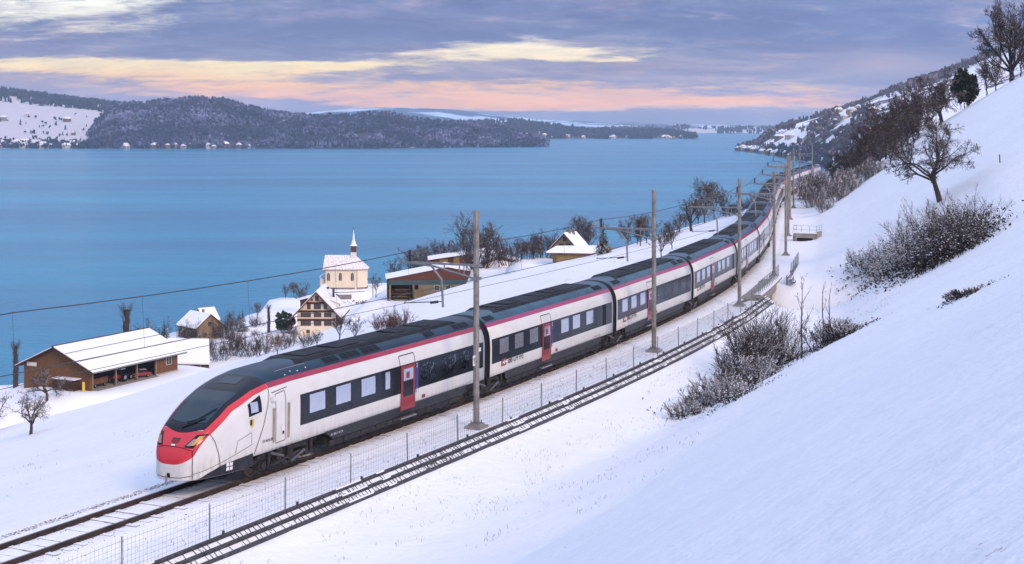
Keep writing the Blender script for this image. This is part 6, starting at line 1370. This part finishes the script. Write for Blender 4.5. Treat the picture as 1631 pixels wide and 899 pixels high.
grow('spruce', CONIF(2), 'lone dark spruce standing beside the yellow annex', 'tree', 961, 396, 46, None, 6.); grow('tall_tree', TALL(1), 'thin bare tree behind the chalet roof', 'tree', 928, 388, 42, 338, 10., 1); grow('tall_tree', TALL(2), 'second thin bare tree behind the chalet', 'tree', 938, 388, 38, 338, 10., 2)
grow('dark_tree', BROWN(0), 'dark round bare tree beyond the field edge left of the third mast', 'tree', 1000, 392, 42, None, 7., 0, 'dark trees beyond the field edge'); grow('dark_tree', BROWN(1), 'taller dark bare tree beyond the field edge just left of the third mast', 'tree', 1030, 388, 46, None, 7., 1, 'dark trees beyond the field edge'); grow('dark_tree', BROWN(2), 'small dark tree between the two round dark trees', 'tree', 1015, 390, 34, None, 7., 2, 'dark trees beyond the field edge')
for i, (x, y, h, Y, l) in enumerate([(1100, 398, 100, 205, 'big spreading bare tree at the field edge above the train roof'), (1082, 400, 72, 212, 'crooked bare tree left of the big spreading one')]): grow('apple_tree', apple(i), l, 'tree', x, y, h, Y, 6., i * 2 + .5, 'bare field edge trees')
for i, (x, y, h, Y, l) in enumerate([(1122, 385, 92, 222, 'tall bare tree right of the big spreading one'), (1137, 375, 84, 228, 'tall slim bare tree beside the fourth mast arm'), (1152, 364, 60, 236, 'slim bare tree at the top of the field edge'), (1112, 388, 68, 226, 'tall bare tree behind the big spreading one'), (1092, 392, 48, 235, 'bare tree in the gap of the field edge group')]): grow('tall_tree', TALL(i % 3), l, 'tree', x, y, h, Y, 10., i, 'bare field edge trees')
for i, (x, y, h, Y) in enumerate([(1065, 384, 22, 240), (1162, 345, 22, 250), (1175, 340, 18, 255), (1188, 334, 16, 262), (1208, 318, 14, 285)]): grow('shore_shrub', BUSH(i % 3), f'small leafless bush, {ORD[i]} from the third mast along the field edge', 'bush', x, y, h, None, 3., i, 'small bushes along the field edge', None, SN)
for (x, y, h, Y, l) in [(594, 466, 40, 440, 'wooden telegraph pole right of the chapel'), (629, 452, 40, 418, 'wooden telegraph pole beside the sawmill shed')]:
    p = spot(x, y, Y); s = empty('telegraph_pole', tuple(p)); tag(s, l, 'pole', 'telegraph poles'); hh = h * Y / FPX; MB().tube([(0, 0, -.4), (0, 0, hh)], [.13, .09], 6).build('pole', M['bark_dark'], s); MB().box(-.6, .6, -.05, .05, hh - .5, hh - .38).build('cross_arm', M['bark_dark'], s)
# snow free bank right of the chapel
p = spot(603, 470, 436); bk = empty('earth_bank', tuple(p)); tag(bk, 'dark bank of bare earth and brush under the chapel terrace', 'bank'); rs = np.random.RandomState(4); q = rs.normal(0, 1, (700, 3)) * np.array([3.4, 1.2, .35]); q[:, 2] = np.abs(q[:, 2]) + .1
q[:, 2] += ground_of(q[:, 0] + p[0], q[:, 1] + p[1]) - p[2]; tag(link('brush', clumps('bank_brush', rs, q, .12, .3, M['dead_leaf'], leafy=True), bk), kind='stuff')
# ---- small concrete culvert with railings above the line
p = spot(1283, 384); cv = empty('culvert', tuple(p), -.45); cv.scale = (.8, .8, .8); tag(cv, 'small concrete culvert head with steel railings beside the far bend', 'culvert')
MB().box(-1.6, 1.6, -.3, .0, -1.2, 1.0).build('head_wall', M['concrete'], cv); MB().box(-1.7, -1.4, -.3, 2.2, -1.2, .8).build('wing_wall', M['concrete'], cv); MB().box(1.4, 1.7, -.3, 2.2, -1.0, 1.2).build('wing_wall', M['concrete'], cv); MB().box(-1.65, 1.65, -.4, 1.6, 1.001, 1.16).build('snow_cap', M['snow_roof'], cv); MB().box(-1.1, 1.1, -.33, -.301, -1.2, .4).build('opening', M['dark_in'], cv)
for i, (x, y) in enumerate([(-1.6, -.2), (-.5, -.2), (.6, -.2), (1.6, -.2), (1.6, 1.2), (-1.6, 1.2), (1.6, 2.6)]): MB().tube([(x, y, .9), (x, y, 2.1)], .03, 5).build('railing_post', M['steel'], cv)
for z in (1.5, 2.05): MB().tube([(-1.6, 1.2, z), (-1.6, -.2, z), (1.6, -.2, z), (1.6, 2.6, z)], .022, 5).build('railing_bar', M['steel'], cv)

# ---------------------------------------------------------------- far woods: each one mass of many small trees
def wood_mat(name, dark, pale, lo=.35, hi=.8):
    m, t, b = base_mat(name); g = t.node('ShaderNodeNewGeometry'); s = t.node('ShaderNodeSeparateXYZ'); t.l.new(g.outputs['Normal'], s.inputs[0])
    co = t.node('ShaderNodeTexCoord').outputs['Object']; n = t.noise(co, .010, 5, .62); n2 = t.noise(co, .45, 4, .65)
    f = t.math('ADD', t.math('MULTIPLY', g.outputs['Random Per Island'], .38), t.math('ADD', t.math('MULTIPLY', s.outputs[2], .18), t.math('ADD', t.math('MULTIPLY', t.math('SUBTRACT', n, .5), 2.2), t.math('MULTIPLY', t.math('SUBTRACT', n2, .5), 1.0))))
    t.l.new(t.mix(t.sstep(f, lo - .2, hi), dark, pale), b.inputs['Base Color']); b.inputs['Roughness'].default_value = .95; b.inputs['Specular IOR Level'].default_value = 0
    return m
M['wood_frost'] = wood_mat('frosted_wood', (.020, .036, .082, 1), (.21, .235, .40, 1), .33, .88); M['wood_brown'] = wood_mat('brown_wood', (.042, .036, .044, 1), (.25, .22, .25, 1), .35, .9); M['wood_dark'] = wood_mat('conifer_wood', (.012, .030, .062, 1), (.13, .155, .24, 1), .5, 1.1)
_ph = (1 + 5 ** .5) / 2; _ico = unit(np.array([(-1, _ph, 0), (1, _ph, 0), (-1, -_ph, 0), (1, -_ph, 0), (0, -1, _ph), (0, 1, _ph), (0, -1, -_ph), (0, 1, -_ph), (_ph, 0, -1), (_ph, 0, 1), (-_ph, 0, -1), (-_ph, 0, 1)], float))
_icf = np.array([(0, 11, 5), (0, 5, 1), (0, 1, 7), (0, 7, 10), (0, 10, 11), (1, 5, 9), (5, 11, 4), (11, 10, 2), (10, 7, 6), (7, 1, 8), (3, 9, 4), (3, 4, 2), (3, 2, 6), (3, 6, 8), (3, 8, 9), (4, 9, 5), (2, 4, 11), (6, 2, 10), (8, 6, 7), (9, 8, 1)])
def wood(name, label, P_, seed, con=.45, h=(11, 19), m='wood_frost'):
    rs = np.random.RandomState(seed); n = len(P_); isc = rs.rand(n) < con; H = rs.uniform(h[0], h[1], n); V = []; F = []; o = 0
    c = np.nonzero(isc)[0]; k = 5                    # conifers: two ragged cones
    for lev, (z0, z1, w) in enumerate(((.06, .72, .24), (.42, 1.06, .16))):
        an = 2 * math.pi * np.arange(k) / k; ring = np.stack([np.cos(an), np.sin(an), an * 0], 1)[None] * (H[c] * w)[:, None, None] * rs.uniform(.7, 1.25, (len(c), k, 1)); ring[:, :, 2] = (H[c] * z0)[:, None] + rs.normal(0, .5, (len(c), k)); tip = np.stack([rs.normal(0, .2, len(c)), rs.normal(0, .2, len(c)), H[c] * z1], 1)[:, None]
        v = np.concatenate([ring, tip], 1) + P_[c][:, None]; f = np.array([(i, (i + 1) % k, k) for i in range(k)])[None] + (np.arange(len(c)) * (k + 1))[:, None, None] + o; V.append(v.reshape(-1, 3)); F.append(f.reshape(-1, 3)); o += len(c) * (k + 1)
    d = np.nonzero(~isc)[0]                            # broadleaved: three ragged tufts
    for q in range(3):
        off = rs.normal(0, 1, (len(d), 3)) * np.array([.13, .13, .12]) * H[d][:, None]; r = (H[d] * rs.uniform(.15, .26, len(d)))[:, None, None]
        v = _ico[None] * r * rs.uniform(.55, 1.3, (len(d), 12, 1)) * np.array([1, 1, 1.25]) + (P_[d] + off + np.stack([0 * H[d], 0 * H[d], H[d] * .55], 1))[:, None]; f = _icf[None] + (np.arange(len(d)) * 12)[:, None, None] + o; V.append(v.reshape(-1, 3)); F.append(f.reshape(-1, 3)); o += len(d) * 12
    ob = link(name, np_mesh(name, np.concatenate(V), np.concatenate(F), M[m])); tag(ob, label, 'forest', kind='stuff'); return ob
rs = np.random.RandomState(77)
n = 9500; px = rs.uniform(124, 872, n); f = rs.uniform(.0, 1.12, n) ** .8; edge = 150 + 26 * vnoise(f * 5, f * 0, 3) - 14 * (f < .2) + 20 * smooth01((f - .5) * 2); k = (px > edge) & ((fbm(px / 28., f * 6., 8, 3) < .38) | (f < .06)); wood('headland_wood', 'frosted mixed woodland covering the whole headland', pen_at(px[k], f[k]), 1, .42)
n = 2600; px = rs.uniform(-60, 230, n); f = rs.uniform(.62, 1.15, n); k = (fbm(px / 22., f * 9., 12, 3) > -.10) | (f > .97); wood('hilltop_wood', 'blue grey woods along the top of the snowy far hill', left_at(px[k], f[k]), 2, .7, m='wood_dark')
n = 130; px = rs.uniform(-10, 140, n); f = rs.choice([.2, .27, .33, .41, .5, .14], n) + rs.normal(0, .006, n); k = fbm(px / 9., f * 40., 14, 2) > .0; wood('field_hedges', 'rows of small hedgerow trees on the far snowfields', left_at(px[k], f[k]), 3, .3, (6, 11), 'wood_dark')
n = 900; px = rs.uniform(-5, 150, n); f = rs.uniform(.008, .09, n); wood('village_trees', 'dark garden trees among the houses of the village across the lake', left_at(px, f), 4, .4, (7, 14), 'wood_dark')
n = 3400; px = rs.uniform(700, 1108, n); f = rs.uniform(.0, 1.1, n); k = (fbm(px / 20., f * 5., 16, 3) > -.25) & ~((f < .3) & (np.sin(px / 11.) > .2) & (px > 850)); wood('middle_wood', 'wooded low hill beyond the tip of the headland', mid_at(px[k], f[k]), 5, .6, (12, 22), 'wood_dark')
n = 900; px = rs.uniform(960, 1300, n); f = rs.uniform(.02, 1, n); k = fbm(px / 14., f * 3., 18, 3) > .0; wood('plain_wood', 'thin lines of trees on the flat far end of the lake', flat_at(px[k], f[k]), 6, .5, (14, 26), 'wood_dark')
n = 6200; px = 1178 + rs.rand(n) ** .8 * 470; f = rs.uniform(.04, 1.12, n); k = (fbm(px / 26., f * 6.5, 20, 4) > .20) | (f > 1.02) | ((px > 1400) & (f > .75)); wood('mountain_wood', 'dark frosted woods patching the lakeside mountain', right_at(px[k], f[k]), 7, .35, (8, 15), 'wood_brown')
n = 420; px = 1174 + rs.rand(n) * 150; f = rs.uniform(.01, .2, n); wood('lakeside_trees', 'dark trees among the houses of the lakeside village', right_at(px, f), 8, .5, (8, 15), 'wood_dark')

# ---------------------------------------------------------------- dead grass poking through the snow
def grass():
    rs = np.random.RandomState(12); T_ = []; S_ = []
    for n, t0, t1, s0, s1 in ((1500, 36, 128, 5.2, 8.5), (1300, 40, 125, 2.4, 4.0), (1500, 60, 150, 8, 15), (1400, 60, 190, -30, -4)):
        c = rs.uniform(t0, t1, n // 10), rs.uniform(s0, s1, n // 10); i = rs.randint(0, n // 10, n); T_.append(c[0][i] + rs.normal(0, .5, n)); S_.append(c[1][i] + rs.normal(0, .3, n))
    t = np.concatenate(T_); s = np.concatenate(S_); P_ = ts(t, s); z = ground_ts(t, s); n = len(t); a = rs.uniform(0, 6.28, n); d = np.stack([np.cos(a), np.sin(a), a * 0], 1); h = rs.uniform(.04, .15, n)[:, None]
    b = np.c_[P_, z - .02]; lean = rs.normal(0, .06, (n, 3)) * np.array([1, 1, 0]); V = np.stack([b - d * .008, b + d * .008, b + d * .004 + lean + np.array([0, 0, 1]) * h, b - d * .004 + lean + np.array([0, 0, 1]) * h], 1)
    tag(link('dead_grass', np_mesh('dead_grass', V.reshape(-1, 3), np.arange(n * 4).reshape(-1, 4), mat('dry_grass', (.13, .10, .06, 1), .9))), 'thin dead grass blades poking through the snow beside the line', 'grass', kind='stuff')
grass()
for i, (x, y, h, Y, l) in enumerate([(302, 545, 30, 340, 'grey twiggy bush left of the shore house'), (356, 540, 34, 335, 'grey twiggy bush at the shore house gable'), (372, 566, 30, 300, 'wide bare bush below the shed end'), (418, 566, 28, 292, 'bare shrub between the two garden paths'), (455, 556, 26, 285, 'low bare shrub at the foot of the garden'), (408, 522, 18, 370, 'dark leafless bush on the farm shore'), (368, 526, 28, 372, 'leafless bush on the shore beside the tan house'), (490, 552, 24, 250, 'low twiggy shrub under the farmhouse facade')]):
    grow('shrub', BUSH(i % 3), l, 'bush', x, y, h, None, 3., i * 1.9, 'garden bushes', None, SN)
for i, (x, y, h, Y, l) in enumerate([(752, 404, 46, 395, 'bare tree directly behind the nearest mast'), (1070, 398, 44, None, 'bare young tree leaning over the train at the field edge'), (1020, 392, 52, None, 'tall thin tree over the dark round trees'), (672, 436, 40, 412, 'second bare tree behind the sawmill roof')]):
    grow('tall_tree', TALL(i % 3), l, 'tree', x, y, h, Y, 10., i * 1.3, 'bare trees against the lake')
# ---------------------------------------------------------------- air: a thin even haze that fades the far shores
def haze():
    m = bpy.data.materials.new('haze'); m.use_nodes = True; t = NT(m.node_tree); t.n.clear()
    v = t.node('ShaderNodeVolumePrincipled'); v.inputs['Color'].default_value = (.72, .82, .98, 1); v.inputs['Density'].default_value = 7.0e-5; v.inputs['Anisotropy'].default_value = 0.0
    o = t.node('ShaderNodeOutputMaterial'); t.l.new(v.outputs[0], o.inputs['Volume'])
    h = MB().box(-9300, 9300, -300, 13900, -45, 300).build('haze', m); tag(h, 'thin pale haze over the lake and far shores', kind='stuff')
haze()
